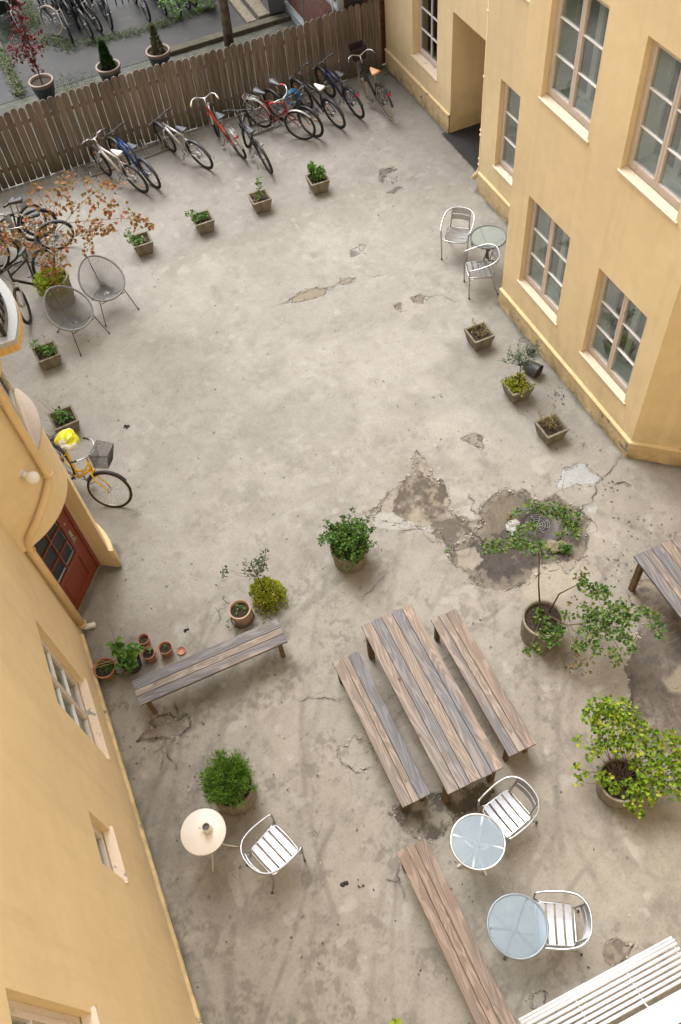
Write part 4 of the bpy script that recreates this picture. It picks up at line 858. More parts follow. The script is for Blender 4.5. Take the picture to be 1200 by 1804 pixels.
# ---------------------------------------------------------------- foliage helpers
def rv(q): return Vector((q.gauss(0,1), q.gauss(0,1), q.gauss(0,1)))
def clump(mb, c, r, n, L, W, q, up=.5, m=0, flat=1.0, out=.6):
    for _ in range(n):
        v = rv(q).normalized()*(r*q.random()**.45); v.z *= flat; d = (v.normalized()*out+rv(q)*.55+Vector((0,0,up*.4))); s = q.uniform(.65,1.25)
        nn = Vector((q.gauss(0,.5), q.gauss(0,.5), 1)).normalized()
        mb.leaf(Vector(c)+v, d, nn, L*s, W*s, m)
def twig(mb, pts, r0, r1, n=6):
    k = len(pts); mb.tube(pts, [r0+(r1-r0)*i/(k-1) for i in range(k)], n)
def wobble(a, b_, q, amp, n=4):
    a, b_ = Vector(a), Vector(b_); return [a]+[a.lerp(b_, i/n)+rv(q)*amp for i in range(1, n)]+[b_]
# tree trunk beyond the fence, crown above the frame
tb = gp(405,82); tr_ = empty('tree', tb); tag(tr_, 'tree with mottled brown trunk rising beyond the middle of the fence', 'tree')
q = random.Random(8); mb = MB(); twig(mb, [Vector(p)+rv(q)*.012 for p in [(0,0,-.05),(.01,.01,.5),(.03,.02,1.1),(.02,.0,1.8),(.0,.03,2.5),(-.04,.05,3.4),(-.02,.0,4.2)]], .12, .075, 14)
mb.build('trunk', simple('mottled_bark', (.11,.085,.06), .9, 0, .75, 5, .7), tr_)
mb = MB()
for k in range(7): a = k*.9; twig(mb, wobble((0,0,3.4+.12*k), (1.4*math.cos(a),1.4*math.sin(a),4.6+.2*k), q, .08), .035, .01)
mb.build('branch', M_bark, tr_); mb = MB()
for k in range(60): clump(mb, (q.gauss(0,.8), q.gauss(.1,.8), 5.3+q.gauss(0,.6)), .3, 26, .08, .06, q)
mb.build('crown', L_green, tr_)
# young maple whose branch hangs into the top edge
yt = empty('shrub', gp(300,-30)); tag(yt, 'green leafy branch hanging in from the top edge over the dark asphalt', 'shrub'); mb = MB(); rt = Vector(gp(300,-30))
tgt = [G(292,8,1.4), G(306,20,1.3), G(318,6,1.5), G(345,3,1.6), G(366,2,1.4), G(300,0,1.5)]
for p in tgt: twig(mb, wobble((0,0,.0), p-rt, q, .03), .012, .003)
mb.build('stem', M_bark, yt); mb = MB()
for p in tgt: clump(mb, p-rt, .14, 32, .07, .05, q)
mb.build('foliage', L_green, yt)
# ---------------------------------------------------------------- pots beyond the fence
def glazed_pot(name, loc, label, R_=.27, H_=.46):
    o = empty(name, loc); tag(o, label, 'plant pot', 'glazed pots standing behind the fence')
    mb = MB(); mb.lathe([(0,.0),(R_*.62,0),(R_*.66,.02),(R_*.85,H_*.45),(R_*.95,H_*.80)], n=32); mb.build('pot_body', M_pot_blue, o)
    mb = MB(); mb.lathe([(R_*.95,H_*.80),(R_*1.0,H_*.9),(R_*1.06,H_*.93),(R_*1.06,H_),(R_*.90,H_),(R_*.88,H_*.86)], n=32); mb.build('rim', M_pot_rim, o)
    mb = MB(); mb.disc((0,0,H_*.87), R_*.9); mb.build('soil', M_soil, o); return o
yp = [G(72,152,0), G(189,126,0), G(278,99,0)]
yp = [Vector((.80,20.35,-.02)), Vector((2.36,20.32,-.02)), Vector((3.57,20.35,-.02))]
def pot_at(x, y, z): p = G(x, y, z); return Vector((p.x, p.y, -.02))
pos = [pot_at(72,141,.44), pot_at(190,115,.44), pot_at(278,88,.44)]
glazed_pot('glazed_pot', pos[0], 'dark glazed pot holding the red leaved sapling, leftmost behind the fence')
glazed_pot('glazed_pot', pos[1], 'dark glazed pot holding the bright dwarf conifer, middle one behind the fence')
glazed_pot('glazed_pot', pos[2], 'dark glazed pot holding the thin browning conifer, nearest the tree trunk')
q = random.Random(13); o = empty('red_maple', pos[0]+Vector((0,0,.4))); tag(o, 'sapling with dark red leaves growing in the leftmost glazed pot', 'sapling')
mb = MB(); lf = MB(); p0 = pos[0]+Vector((0,0,.4)); top = [G(62,110,1.0), G(54,85,1.5), G(46,60,2.0), G(30,25,2.5), G(38,8,2.7)]
path = [Vector((0,0,0))]+[p-p0 for p in top]; twig(mb, path, .016, .004)
for (x, y, z, n_) in [(58,112,.95,22),(54,98,1.2,36),(40,90,1.4,26),(24,86,1.4,26),(30,104,1.3,20),(68,86,1.4,20),(50,76,1.7,34),(30,60,1.9,18),(44,62,2.0,30),(63,62,1.8,10),(74,70,1.7,8),(28,45,2.2,22),(40,40,2.3,20),(22,22,2.4,18),(36,15,2.6,14),(30,5,2.7,14),(66,125,.8,8),(20,95,1.3,10)]:
    c_ = G(x, y, z)-p0; j = min(range(len(path)), key=lambda i: (path[i]-c_).length); twig(mb, wobble(path[j], c_, q, .02), .006, .002, 4); clump(lf, c_, .11, int(n_*1.2), .085, .05, q, up=-.3)
mb.build('stem', M_bark, o); lf.build('foliage', L_red, o)
def conifer(loc, label, H_, R_, mat, n, seed):
    q = random.Random(seed); o = empty('dwarf_conifer', loc); tag(o, label, 'conifer', 'dwarf conifers in glazed pots'); mb = MB(); twig(mb, [(0,0,0),(0,0,H_*.95)], .018, .004); mb.build('stem', M_bark, o); mb = MB()
    for _ in range(n):
        z = H_*q.random()**1.25; r_ = R_*(1-z/H_)**.8*(.55+.45*q.random())+.01; a = q.uniform(0, 6.28); d = Vector((math.cos(a), math.sin(a), .9)); mb.leaf((r_*.8*math.cos(a), r_*.8*math.sin(a), z), d+rv(q)*.3, (0,0,1), q.uniform(.04,.09), .03)
    mb.build('foliage', mat, o)
conifer(pos[1]+Vector((0,0,.38)), 'bright green cone shaped dwarf conifer in the middle glazed pot', .62, .19, L_darkcone, 1500, 4)
conifer(pos[2]+Vector((0,0,.38)), 'thin brownish dwarf conifer with green tip in the glazed pot nearest the trunk', .62, .16, leafmat('browning_conifer', [(.04,.075,.02), (.10,.065,.025), (.08,.11,.03), (.12,.075,.03)]), 650, 5)
# ---------------------------------------------------------------- square concrete planters
def planter(x, y, label, plant, seed, s=.385, h=.27, rz=0.0):
    c_ = G(x, y, h); q = random.Random(seed); o = empty('square_planter', (c_.x, c_.y, 0), rz+q.uniform(-.04,.04)); tag(o, label, 'planter', 'square concrete planters standing round the yard')
    mb = MB(); a, b_, w_ = s/2, s*.36, .034; f = lambda r_, z: [Vector((-r_,-r_,z)), Vector((r_,-r_,z)), Vector((r_,r_,z)), Vector((-r_,r_,z))]
    L_ = [f(b_,.012), f(a-.004,h-.01), f(a,h), f(a-w_,h), f(a-w_-.02,h-.09)]
    for i in range(4):
        for k in range(4): k2 = (k+1) % 4; mb.add([L_[i][k], L_[i][k2], L_[i+1][k2], L_[i+1][k]], [(0,1,2,3)])
    mb.poly(f(b_,.012)[::-1]); mb.build('planter_box', M_conc, o)
    mb = MB()
    for sx_ in (-1, 1): mb.box((sx_*b_*.7-.03,-b_*.8,0), (sx_*b_*.7+.03,b_*.8,.014))
    mb.build('foot', M_conc, o)
    mb = MB(); N2 = 14; gr = a-w_-.012; vs = [(-gr+2*gr*i/N2, -gr+2*gr*j/N2, h-.055+q.uniform(-.012,.012)) for j in range(N2+1) for i in range(N2+1)]; mb.add(vs, [(j*(N2+1)+i, j*(N2+1)+i+1, (j+1)*(N2+1)+i+1, (j+1)*(N2+1)+i) for j in range(N2) for i in range(N2)])
    mb.build('soil', M_soil, o); base = Vector((c_.x, c_.y, h-.05))
    if plant: plant(base, q)
    return o
def herb(base, q, label, mat, spots, r=.05, n=26, L=.05, W=.035, H=.16, stem=M_stalk, name='leafy_plant', up=.4, cat='plant'):
    """spots: (dx,dy,height) of little stems"""
    o = empty(name, base); tag(o, label, cat); mb = MB(); lf = MB()
    for dx, dy, hh in spots:
        tip = Vector((dx*1.3+q.gauss(0,.012), dy*1.3+q.gauss(0,.012), hh)); p = wobble((dx*.6,dy*.6,0), tip, q, .006, 3); twig(mb, p, .004, .002, 5)
        for z in np.linspace(.25, 1, max(2, int(hh/.06))): c_ = Vector((dx*.6,dy*.6,0)).lerp(tip, z); clump(lf, c_, r, int(n/2), L, W, q, up)
    mb.build('stem', stem, o); lf.build('foliage', mat, o); return o
def sp(q, n, s, h0, h1): return [(q.uniform(-s,s), q.uniform(-s,s), q.uniform(h0,h1)) for _ in range(n)]
planter(248, 421, 'square concrete planter under the tip of the autumn branch, left end of the row', lambda b_, q: (herb(b_, q, 'pale green herb spilling over the left rim of the planter under the autumn branch', L_pale, [(-.16,.08,.16),(-.14,.0,.14),(-.12,.12,.18),(-.05,.02,.08),(.02,-.05,.06),(-.08,-.08,.08)], .05, 26)), 31, rz=.02)
planter(356, 383, 'square concrete planter with a low herb leaning left, second in the row', lambda b_, q: herb(b_, q, 'light green herb leaning over the left rim of the second planter', L_green, [(-.18,.08,.15),(-.14,.03,.16),(-.10,.10,.12),(-.03,.0,.1),(.05,.04,.07),(-.1,-.05,.1),(.08,-.02,.05)], .05, 24), 32, rz=.03)
planter(457, 346, 'square concrete planter with one upright mint stem, third in the row', lambda b_, q: (herb(b_, q, 'single upright light green stem with paired leaves in the third planter', L_pale, [(.03,.03,.36),(.0,.0,.1)], .035, 14, .065, .04), herb(b_, q, 'dry reddish twigs in the left half of the third planter', L_dry, sp(q, 12, .1, .03, .08), .03, 8, .03, .012, name='dry_plant')), 33, rz=-.03)
planter(559, 313, 'square concrete planter with a bushy basil like plant, right end of the row', lambda b_, q: herb(b_, q, 'bushy mid green herb with broad leaves in the right end planter of the row', L_green, [(0,.04,.26),(-.06,.05,.2),(.06,.02,.2),(.03,-.04,.16),(-.03,.1,.24),(.09,.04,.14)], .06, 30, .07, .045), 34, rz=-.03)
planter(845, 585, 'square concrete planter with sparse reddish plant, nearest the metal chairs', lambda b_, q: herb(b_, q, 'sparse yellow green and reddish plant in the planter nearest the metal chairs', L_dry, sp(q, 8, .09, .05, .16)+[(-.02,.12,.2)], .03, 12, .035, .02), 35)
planter(912, 676, 'square concrete planter full of lime ground cover with a small olive tree', lambda b_, q: (herb(b_, q, 'lime yellow ground cover filling the planter below the small olive tree', L_goldgreen, sp(q, 30, .13, .03, .08), .035, 26, .03, .025, name='ground_cover')), 36)
planter(972, 749, 'square concrete planter with wispy dry stems, nearest the building corner', lambda b_, q: herb(b_, q, 'wispy pale dry stems with tiny leaves in the planter nearest the building corner', leafmat('wispy_leaves', [(.35,.28,.12),(.25,.22,.08),(.16,.18,.05)]), sp(q, 9, .09, .12, .3)+[(-.15,.1,.38),(.12,.15,.3)], .03, 12, .03, .013), 37)
planter(81, 619, 'square concrete planter with two green tufts below the basket chairs', lambda b_, q: (herb(b_, q, 'two green tufts with long leaves in the planter below the basket chairs', L_green, [(-.13,.1,.15),(-.11,.12,.17),(.06,-.02,.1),(.1,-.05,.1),(.04,-.06,.12)], .045, 22, .09, .03), herb(b_, q, 'thin pale weed stalks at the back of the planter below the basket chairs', L_dry, [(.05,.13,.24),(.1,.1,.2),(.12,.06,.16)], .02, 6, .025, .012, name='dry_plant')), 38, s=.40, rz=.05)
planter(111, 735, 'square concrete planter with tall straw coloured stems beside the yellow bicycle', lambda b_, q: (herb(b_, q, 'green leafy plant in the planter beside the yellow bicycle', L_green, [(-.04,.03,.18),(-.08,.0,.14),(.0,.06,.12),(.06,0,.06),(-.02,-.06,.07)], .05, 20, .06, .04), herb(b_, q, 'tall thin straw coloured stems leaning left in the planter beside the yellow bicycle', L_dry, [(-.2,.28,.3),(-.22,.12,.22),(-.1,.2,.26),(-.26,.0,.2)], .02, 6, .025, .012, name='dry_plant')), 39, s=.41, rz=.09)
# small olive in the lime planter
c_ = G(912,676,.27); oq = random.Random(6); o = empty('olive_tree', (c_.x+.05,c_.y+.04,.22)); tag(o, 'small grey green olive tree standing in the lime filled square planter', 'tree'); mb = MB(); lf = MB(); twig(mb, [(0,0,0),(.005,.01,.2),(0,.02,.42)], .010, .006)
for k in range(15): tip = Vector((oq.gauss(0,.13), .06+oq.gauss(0,.10), .42+oq.uniform(0,.28))); twig(mb, wobble((0,.02,.38), tip, oq, .012), .004, .0015, 4); [clump(lf, Vector((0,.02,.38)).lerp(tip, z_), .045, 12, .05, .014, oq) for z_ in (.6,.8,1)]
mb.build('trunk', M_bark, o); lf.build('crown', L_olive, o)
# ---------------------------------------------------------------- round pots
def round_pot(name, loc, label, R_, H_, mat, group=None, taper=.86, rim=.03, saucer=None, soil=.05, cat='plant pot'):
    o = empty(name, loc); tag(o, label, cat, group)
    mb = MB(); mb.lathe([(0,0),(R_*taper,0),(R_*taper+.004,.01),(R_-.002,H_-.012),(R_,H_-.004),(R_-.005,H_),(R_-rim,H_),(R_-rim-.008,H_-soil-.02)], n=40); mb.build('pot_body', mat, o)
    mb = MB(); sq = random.Random(int(R_*1000)); mb.disc((0,0,H_-soil), R_-rim+.002, 30)
    for _ in range(40): a, rr = sq.uniform(0,6.28), (R_-rim)*sq.random()**.5*.92; s_ = R_*sq.uniform(.03,.10); mb.leaf((rr*math.cos(a), rr*math.sin(a), H_-soil+.002), (sq.uniform(-1,1),sq.uniform(-1,1),.3), (0,0,1), s_, s_)
    mb.build('soil', M_soil, o)
    if saucer: mb = MB(); mb.lathe([(0,-.001),(R_*.95,-.001),(R_*1.05,.025),(R_*1.0,.025),(R_*.93,.006)], n=36, X=Matrix.Translation((0,0,0))); mb.build('saucer', saucer, o)
    return o
def at0(x, y, z): p = G(x, y, z); return Vector((p.x, p.y, 0))
RP = 'round concrete pots'
pA = at0(614,962,.36); round_pot('concrete_pot', pA, 'round concrete pot under the rounded box bush in the middle of the yard', .26, .38, M_conc_round, RP)
q = random.Random(41); dl = MB(); o = empty('box_bush', pA+Vector((0,0,.33))); tag(o, 'dark green rounded box bush with stray shoots in the middle of the yard', 'bush'); mb = MB(); lf = MB()
for k in range(170):
    v = rv(q).normalized(); v.z = abs(v.z)*.95-.18; rr = q.uniform(.55,1.0)*(1+.16*math.sin(v.x*7+v.y*5)+.08*math.sin(v.y*13+1)); c_ = Vector((v.x*.31*rr, v.y*.31*rr, .15+v.z*.36*rr)); clump(lf, c_, .052, 20, .036, .027, q, up=.6)
    if k % 5 == 0: twig(mb, wobble((0,0,0), c_, q, .015), .006, .002, 4)
    if k % 17 == 0: clump(dl, c_*1.04, .04, 5, .034, .024, q)
for k in range(26):
    a = q.uniform(0, 6.28); c_ = Vector((.36*math.cos(a), .36*math.sin(a), q.uniform(.05,.40))); twig(mb, wobble((0,0,.15), c_*1.08, q, .01), .004, .0015, 4); clump(lf, c_, .035, 16, .034, .022, q)
mb.build('stem', M_bark, o); lf.build('foliage', L_box, o); dl.build('yellowing_leaves', L_dry, o)
pB = at0(408,1385,.38); round_pot('concrete_pot', pB, 'round concrete pot under the feathery thuja beside the cream table', .275, .42, M_conc_round, RP)
q = random.Random(42); o = empty('thuja_bush', pB+Vector((0,0,.36))); tag(o, 'bright green feathery thuja bush leaning up beside the cream table', 'bush'); mb = MB(); lf = MB()
for k in range(210):
    v = rv(q).normalized(); v.z = abs(v.z)-.25; rr = q.uniform(.5,1.0)*(1+.18*math.sin(v.x*6+v.y*7+2)+.08*math.sin(v.x*14)); c_ = Vector((v.x*.30*rr, v.y*.30*rr, .24+v.z*.42*rr))
    for _ in range(30):
        d = (Vector((v.x, v.y, .35+max(v.z, 0)))+rv(q)*.40).normalized(); p = c_+rv(q)*.026; mb_l = q.uniform(.035,.06); lf.leaf(p, d, rv(q), mb_l, .009)
    if k % 8 == 0: twig(mb, wobble((0,0,0), c_, q, .012), .007, .002, 4)
mb.build('stem', M_bark, o); lf.build('foliage', L_thuja, o)
pC = at0(957,1092,.40); round_pot('concrete_pot', pC, 'tall round concrete pot holding the small tree with spreading branches', .27, .45, M_conc_round, RP, taper=.92)
q = random.Random(43); zb = Vector((0,0,.40)); o = empty('potted_tree', pC+zb); tag(o, 'small green leaved tree with one thin upright trunk and branches sprawling right', 'tree'); mb = MB(); lf = MB(); O_ = pC+zb
def rel(x, y, z): return G(x, y, z)-O_
t0 = rel(952,1078,.41); t1 = rel(949,1030,.75); t2 = rel(950,985,1.1); t3 = rel(948,955,1.30); twig(mb, [t0, t1, t2, t3], .013, .007, 8)
cr = [((948,955,1.3),(900,935,1.45)), ((948,955,1.3),(935,905,1.55)), ((948,955,1.3),(985,900,1.55)), ((948,955,1.3),(1010,920,1.5)), ((948,955,1.3),(868,965,1.4)), ((948,955,1.3),(955,975,1.3)), ((948,955,1.3),(990,972,1.35))]
for a, b_ in cr: pth_ = wobble(rel(*a), rel(*b_), q, .025); twig(mb, pth_, .005, .002, 5)
for (x, y, z, r_, n_) in [(862,965,1.4,.07,34),(878,962,1.4,.06,26),(905,955,1.42,.08,46),(925,960,1.38,.08,46),(948,965,1.35,.08,46),(935,928,1.5,.07,30),(918,935,1.45,.06,20),(935,893,1.55,.06,26),(955,896,1.55,.07,36),(975,900,1.55,.08,44),(992,905,1.52,.08,44),(1008,915,1.5,.08,46),(1012,935,1.5,.07,34),(990,945,1.45,.05,14),(912,903,1.5,.04,14),(1000,925,1.5,.06,26),(968,975,1.3,.05,14)]:
    clump(lf, rel(x, y, z), r_*1.42, int(n_*1.45), .046, .036, q, up=.1, flat=.6)
br2 = [[(965,1078,.42),(985,1045,.7),(1015,1032,.9),(1040,1030,.95),(1062,1048,.95)], [(968,1085,.42),(1000,1100,.62),(1035,1098,.75),(1075,1085,.85),(1130,1080,.95)], [(1000,1100,.62),(1020,1120,.6),(1045,1140,.65)], [(1035,1098,.75),(1075,1120,.7),(1095,1150,.7)], [(1000,1100,.62),(1010,1150,.55),(1035,1175,.5)], [(950,1090,.42),(940,1125,.45),(935,1150,.4)]]
for b_ in br2: twig(mb, [rel(*p)+rv(q)*.012 for p in b_], .012 if b_ in br2[:2] else .006, .003, 7)
for (x, y, z, r_, n_) in [(1022,1022,.95,.06,20),(1030,1035,.95,.07,26),(1045,1040,.95,.08,34),(1060,1045,.95,.07,30),(1072,1040,1,.05,14),(1035,1078,.8,.09,44),(1055,1090,.82,.10,60),(1075,1080,.88,.09,54),(1095,1075,.9,.10,60),(1110,1090,.9,.08,44),(1085,1105,.8,.10,60),(1060,1115,.75,.09,52),(1035,1110,.75,.08,38),(1020,1135,.65,.07,34),(1045,1140,.65,.07,34),(1100,1120,.8,.08,42),(1108,1140,.75,.06,26),(1078,1152,.7,.06,22),(1085,1165,.65,.045,14),(1132,1075,.98,.05,20),(1150,1085,1.,.06,30),(1158,1105,.95,.06,26),(1160,1120,.9,.03,8),(955,1095,.42,.08,40),(965,1115,.45,.08,44),(985,1110,.5,.06,28),(975,1130,.45,.06,24),(930,1148,.4,.045,18),(945,1142,.4,.05,18),(1000,1085,.6,.05,16),(950,1080,.42,.05,14)]:
    clump(lf, rel(x, y, z), r_*1.42, int(n_*1.5), .045, .040, q, up=.1, flat=.6)
mb.build('trunk', M_twig, o); lf.build('crown', leafmat('birch_like_leaves', [(.03,.075,.015),(.055,.13,.02),(.085,.18,.03),(.13,.22,.035),(.20,.22,.05)]), o)
lf = MB()
for (x, y, z, n_) in [(1020,1160,.3,9),(1012,1175,.2,9),(1035,1185,.2,9),(1040,1165,.3,9),(1000,1178,.15,7),(990,1165,.1,5),(1030,1012,.9,10),(1010,1062,.6,5)]: clump(lf, rel(x, y, z), .06, n_, .045, .034, q)
lf.build('yellowing_leaves', L_dry, o)
pD = at0(1094,1374,.34); round_pot('concrete_pot', pD, 'round concrete pot under the yellow green shrub at the right edge', .265, .36, M_conc_round, RP)
q = random.Random(44); zb = Vector((0,0,.31)); O_ = pD+zb; o = empty('lime_shrub', O_); tag(o, 'yellow green shrub with round leaves spreading over its pot at the right edge', 'shrub'); mb = MB(); lf = MB()
pts = [(1045,1250,.9,.09,26),(1065,1240,.95,.09,28),(1080,1255,.95,.10,32),(1100,1250,.9,.09,28),(1060,1275,.85,.10,34),(1090,1280,.85,.12,44),(1115,1270,.85,.10,34),(1130,1290,.8,.10,34),(1060,1300,.8,.09,28),(1090,1310,.75,.10,38),(1120,1315,.75,.10,38),(1150,1325,.75,.10,34),(1170,1300,.85,.09,26),(1190,1310,.85,.09,24),(1195,1340,.75,.09,28),(1175,1350,.7,.10,34),(1150,1360,.65,.10,34),(1125,1350,.6,.10,30),(1045,1325,.7,.08,20),(1060,1370,.5,.07,18),(1075,1385,.42,.07,18),(1100,1390,.42,.07,18),(1125,1385,.5,.09,26),(1150,1390,.55,.09,28),(1180,1385,.6,.10,30),(1200,1370,.7,.10,30),(1115,1415,.4,.06,18),(1125,1432,.35,.045,12),(1020,1305,.7,.03,6),(1015,1350,.4,.03,6),(1020,1375,.35,.04,8),(1035,1365,.35,.02,3),(1140,1405,.45,.06,16),(1040,1262,.9,.07,18),(1205,1320,.8,.1,26),(1210,1400,.6,.1,26)]
for (x, y, z, r_, n_) in pts:
    c_ = rel(x, y, z); twig(mb, wobble((q.gauss(0,.04), q.gauss(0,.04), .0), c_, q, .02), .006, .0015, 4); clump(lf, c_, r_*1.35, int(n_*2.1), .050, .044, q, up=.2, flat=.9)
mb.build('stem', M_twig, o); lf.build('foliage', L_limeshrub, o)
pE = at0(92,492,.50); round_pot('concrete_pot', pE, 'large grey concrete pot at the left holding lime ground cover and the autumn maple', .30, .55, M_conc_round, RP, taper=.82)
q = random.Random(45); zb = Vector((0,0,.5)); O_ = pE+zb; o = empty('ground_cover', O_); tag(o, 'lime green ground cover spilling over the large pot under the autumn maple', 'ground cover'); lf = MB()
for k in range(90): a = q.uniform(0,6.28); rr = .30*q.random()**.5; clump(lf, (rr*math.cos(a)-.03, rr*math.sin(a)-.03, .05+(.02 if rr < .25 else -.06)), .05, 20, .04, .028, q, up=.6)
for k in range(24): a = q.uniform(3.3,5.3); clump(lf, (.31*math.cos(a), .31*math.sin(a), -.1-q.random()*.12), .035, 10, .035, .025, q)
lf.build('foliage', L_lime, o)
o = empty('autumn_maple', O_); tag(o, 'young maple with orange and olive autumn leaves spreading over the bicycles at left', 'tree'); mb = MB(); lf = MB()
s7 = lambda x, y, z: rel(x/3.53, 300+y/3.53, z)
mains = [[(335,650,.55),(338,560,.9),(342,440,1.3),(350,380,1.5)], [(350,380,1.5),(400,330,1.7),(470,250,1.9),(560,160,2.1),(640,110,2.2),(760,75,2.3)], [(400,330,1.7),(500,322,1.8),(640,302,1.9),(780,298,2.0),(920,310,2.0)], [(342,440,1.3),(320,280,1.8),(380,150,2.1),(430,20,2.3)], [(320,280,1.8),(260,180,2.0),(210,100,2.2)],
    [(340,400,1.4),(230,380,1.6),(120,340,1.7),(20,330,1.8)], [(340,440,1.3),(220,450,1.4),(110,430,1.5),(10,450,1.5)], [(400,440,1.35),(500,390,1.6),(600,360,1.7),(690,370,1.75)], [(342,440,1.3),(400,440,1.35)], [(340,560,.9),(390,590,.9),(420,575,1.)], [(338,560,.9),(280,520,1.1),(210,510,1.2)], [(640,302,1.9),(570,400,1.7),(555,500,1.55)]]
for b_ in mains: twig(mb, [s7(*p)+rv(q)*.01 for p in b_], .012 if b_ is mains[0] else .0055, .002, 6)
lp = [(200,100),(235,100),(205,150),(180,195),(205,230),(265,130),(290,125),(320,180),(300,215),(250,205),(340,130),(360,115),(380,60),(405,55),(440,25),(455,65),(430,100),(390,120),(395,150),(425,190),(440,190),(395,230),(350,250),(300,270),(260,270),(450,225),(500,240),(510,205),(470,370),(480,310),(545,75),(560,90),(545,125),(600,130),(640,60),(665,75),(680,110),(720,95),(765,80),(575,200),(620,190),(645,155),(710,190),(685,210),(580,240),(660,240),(690,270),(660,280),(755,280),(785,250),(815,265),(800,300),(835,305),(870,300),(910,305),(920,330),(850,355),(840,320),(700,345),(680,370),(650,375),(620,345),(600,380),(575,370),(540,385),(520,405),(550,430),(570,400),(560,470),(550,505),(520,350),(580,315),(450,430),(480,395),(420,400),(410,430),(400,470),
    (30,400),(20,430),(60,420),(90,380),(100,410),(40,450),(70,450),(120,400),(10,380),(40,500),(160,310),(200,330),(180,360),(240,360),(250,390),(230,330),(300,360),(280,400),(320,350),(310,420),(150,460),(180,480),(210,480),(200,520),(240,500),(270,470),(300,460),(330,480),(290,520),(260,540),(310,530),(340,520),(370,540),(380,570),(400,580),(350,600),(320,580),(300,600),(270,580),(340,640),(310,650),(360,620),(330,690),(350,720),(290,640),(260,620),(380,500),(10,330),(5,470),(140,430),(110,440)]
for (x, y) in lp:
    z = 1.95 if y < 330 else (1.75 if y < 430 else (1.45 if y < 520 else (1.1 if y < 600 else .75)))
    if x > 450: z = 1.95 if y < 340 else 1.7
    c_ = s7(x, y, z); k = q.choice([5,6,8,9]); 
    for _ in range(k): lf.leaf(c_+rv(q)*.042, rv(q)+Vector((0,0,-.6)), (q.gauss(0,.4),q.gauss(0,.4),1), q.uniform(.055,.085), q.uniform(.05,.07), fold=.15)
mb.build('trunk', M_twig, o); lf.build('crown', L_autumn, o)
# small green sprig at the bottom edge
q = random.Random(46); c_ = G(695,1800,.25); o = empty('sprig', (c_.x, c_.y-.06, 0)); tag(o, 'bright green leafy sprig at the very bottom edge of the yard', 'plant'); mb = MB(); lf = MB(); twig(mb, [(0,0,0),(0,.03,.2)], .005, .003)
for k in range(9): a = k*.8; lf.leaf((0,.03,.2+.004*k), (math.cos(a), math.sin(a), .25), (0,0,1), .075, .055, fold=.1)
mb.build('stem', L_green, o); lf.build('foliage', L_lime, o)
# terracotta corner
TG = 'small plant pots by the left bench'
def P8(x, y, z): return at0(150+x/3.077, 960+y/3.077, z)
round_pot('terracotta_pot', P8(105,668,.17), 'wide terracotta pot with trailing plant and leaning stalks, against the left wall', .15, .19, M_terra, TG, taper=.75, rim=.016)
round_pot('plastic_pot', P8(240,622,.2), 'black plastic pot under the broad leaved plant by the left wall', .145, .23, M_blackp, TG, taper=.8, rim=.008)
round_pot('terracotta_pot', P8(316,512,.13), 'small terracotta pot of bare soil, rearmost of the trio by the bench', .085, .15, M_terra, TG, taper=.72, rim=.012)
round_pot('terracotta_pot', P8(343,590,.13), 'terracotta pot with a seedling standing in a saucer, between black pot and lone pot', .095, .16, M_terra, TG, taper=.72, rim=.012, saucer=M_terra)
round_pot('terracotta_pot', P8(434,560,.14), 'terracotta pot with one tiny seedling, next to the empty saucer', .098, .16, M_terra, TG, taper=.72, rim=.012)
mb = MB(); mb.lathe([(0,.006),(.05,.006),(.056,.022),(.062,.022),(.052,0),(0,0)], c=tuple(P8(523,577,0)), n=28); tag(mb.build('saucer', M_terra), 'small empty terracotta saucer lying on the concrete by the bench', 'saucer')
def loose(base, name, label, mat, pts, L, W, seed, cat='plant', stems=True, mats=M_twig):
    q = random.Random(seed); o = empty(name, base); tag(o, label, cat); mb = MB(); lf = MB()
    for (dx, dy, dz, r_, n_) in pts:
        if stems: twig(mb, wobble((dx*.2,dy*.2,0), (dx,dy,dz), q, .008), .0035, .0015, 4)
        clump(lf, (dx,dy,dz), r_, n_, L, W, q, up=.2, flat=.7)
    if mb.v: mb.build('stem', mats, o)
    lf.build('foliage', mat, o); return o
b_ = P8(105,668,.17)+Vector((0,0,.15)); loose(b_, 'trailing_plant', 'small leaved trailing plant spilling out of the wide terracotta pot', L_green, [(.0,.0,.03,.06,40),(.06,-.05,.03,.06,40),(-.03,.07,.03,.05,26),(.1,-.12,-.02,.05,30),(.16,-.14,-.08,.05,26),(.0,-.15,-.03,.05,24),(.2,-.05,-.1,.04,16),(.22,-.2,-.12,.05,20),(-.1,-.1,.0,.04,14),(.08,.03,.02,.04,20),(.27,-.1,-.13,.03,10)], .022, .018, 51)
q = random.Random(52); o = empty('dry_stalks', b_); tag(o, 'pale dry stalks leaning across the wide terracotta pot and wall', 'stalks'); mb = MB()
for a, c2 in (((.33,.02,.02),(-.12,-.06,.3)), ((.30,.0,.02),(-.18,.02,.10)), ((.26,-.02,.03),(-.02,.06,.15)), ((.34,.02,.05),(.05,.30,.28))): twig(mb, wobble(a, c2, q, .006), .005, .003, 5)
mb.build('stalk', M_stalk, o)
b_ = P8(240,622,.2)+Vector((0,0,.2)); loose(b_, 'leafy_plant', 'broad leaved green plant in the black plastic pot by the left wall', L_green, [(0,0,.12,.08,26),(-.06,.09,.2,.07,20),(.05,-.05,.14,.08,24),(-.09,-.02,.1,.07,18),(.06,.08,.12,.07,16),(.0,-.1,.1,.07,16),(-.08,.15,.24,.06,14),(.12,.02,.1,.06,12)], .085, .075, 53)
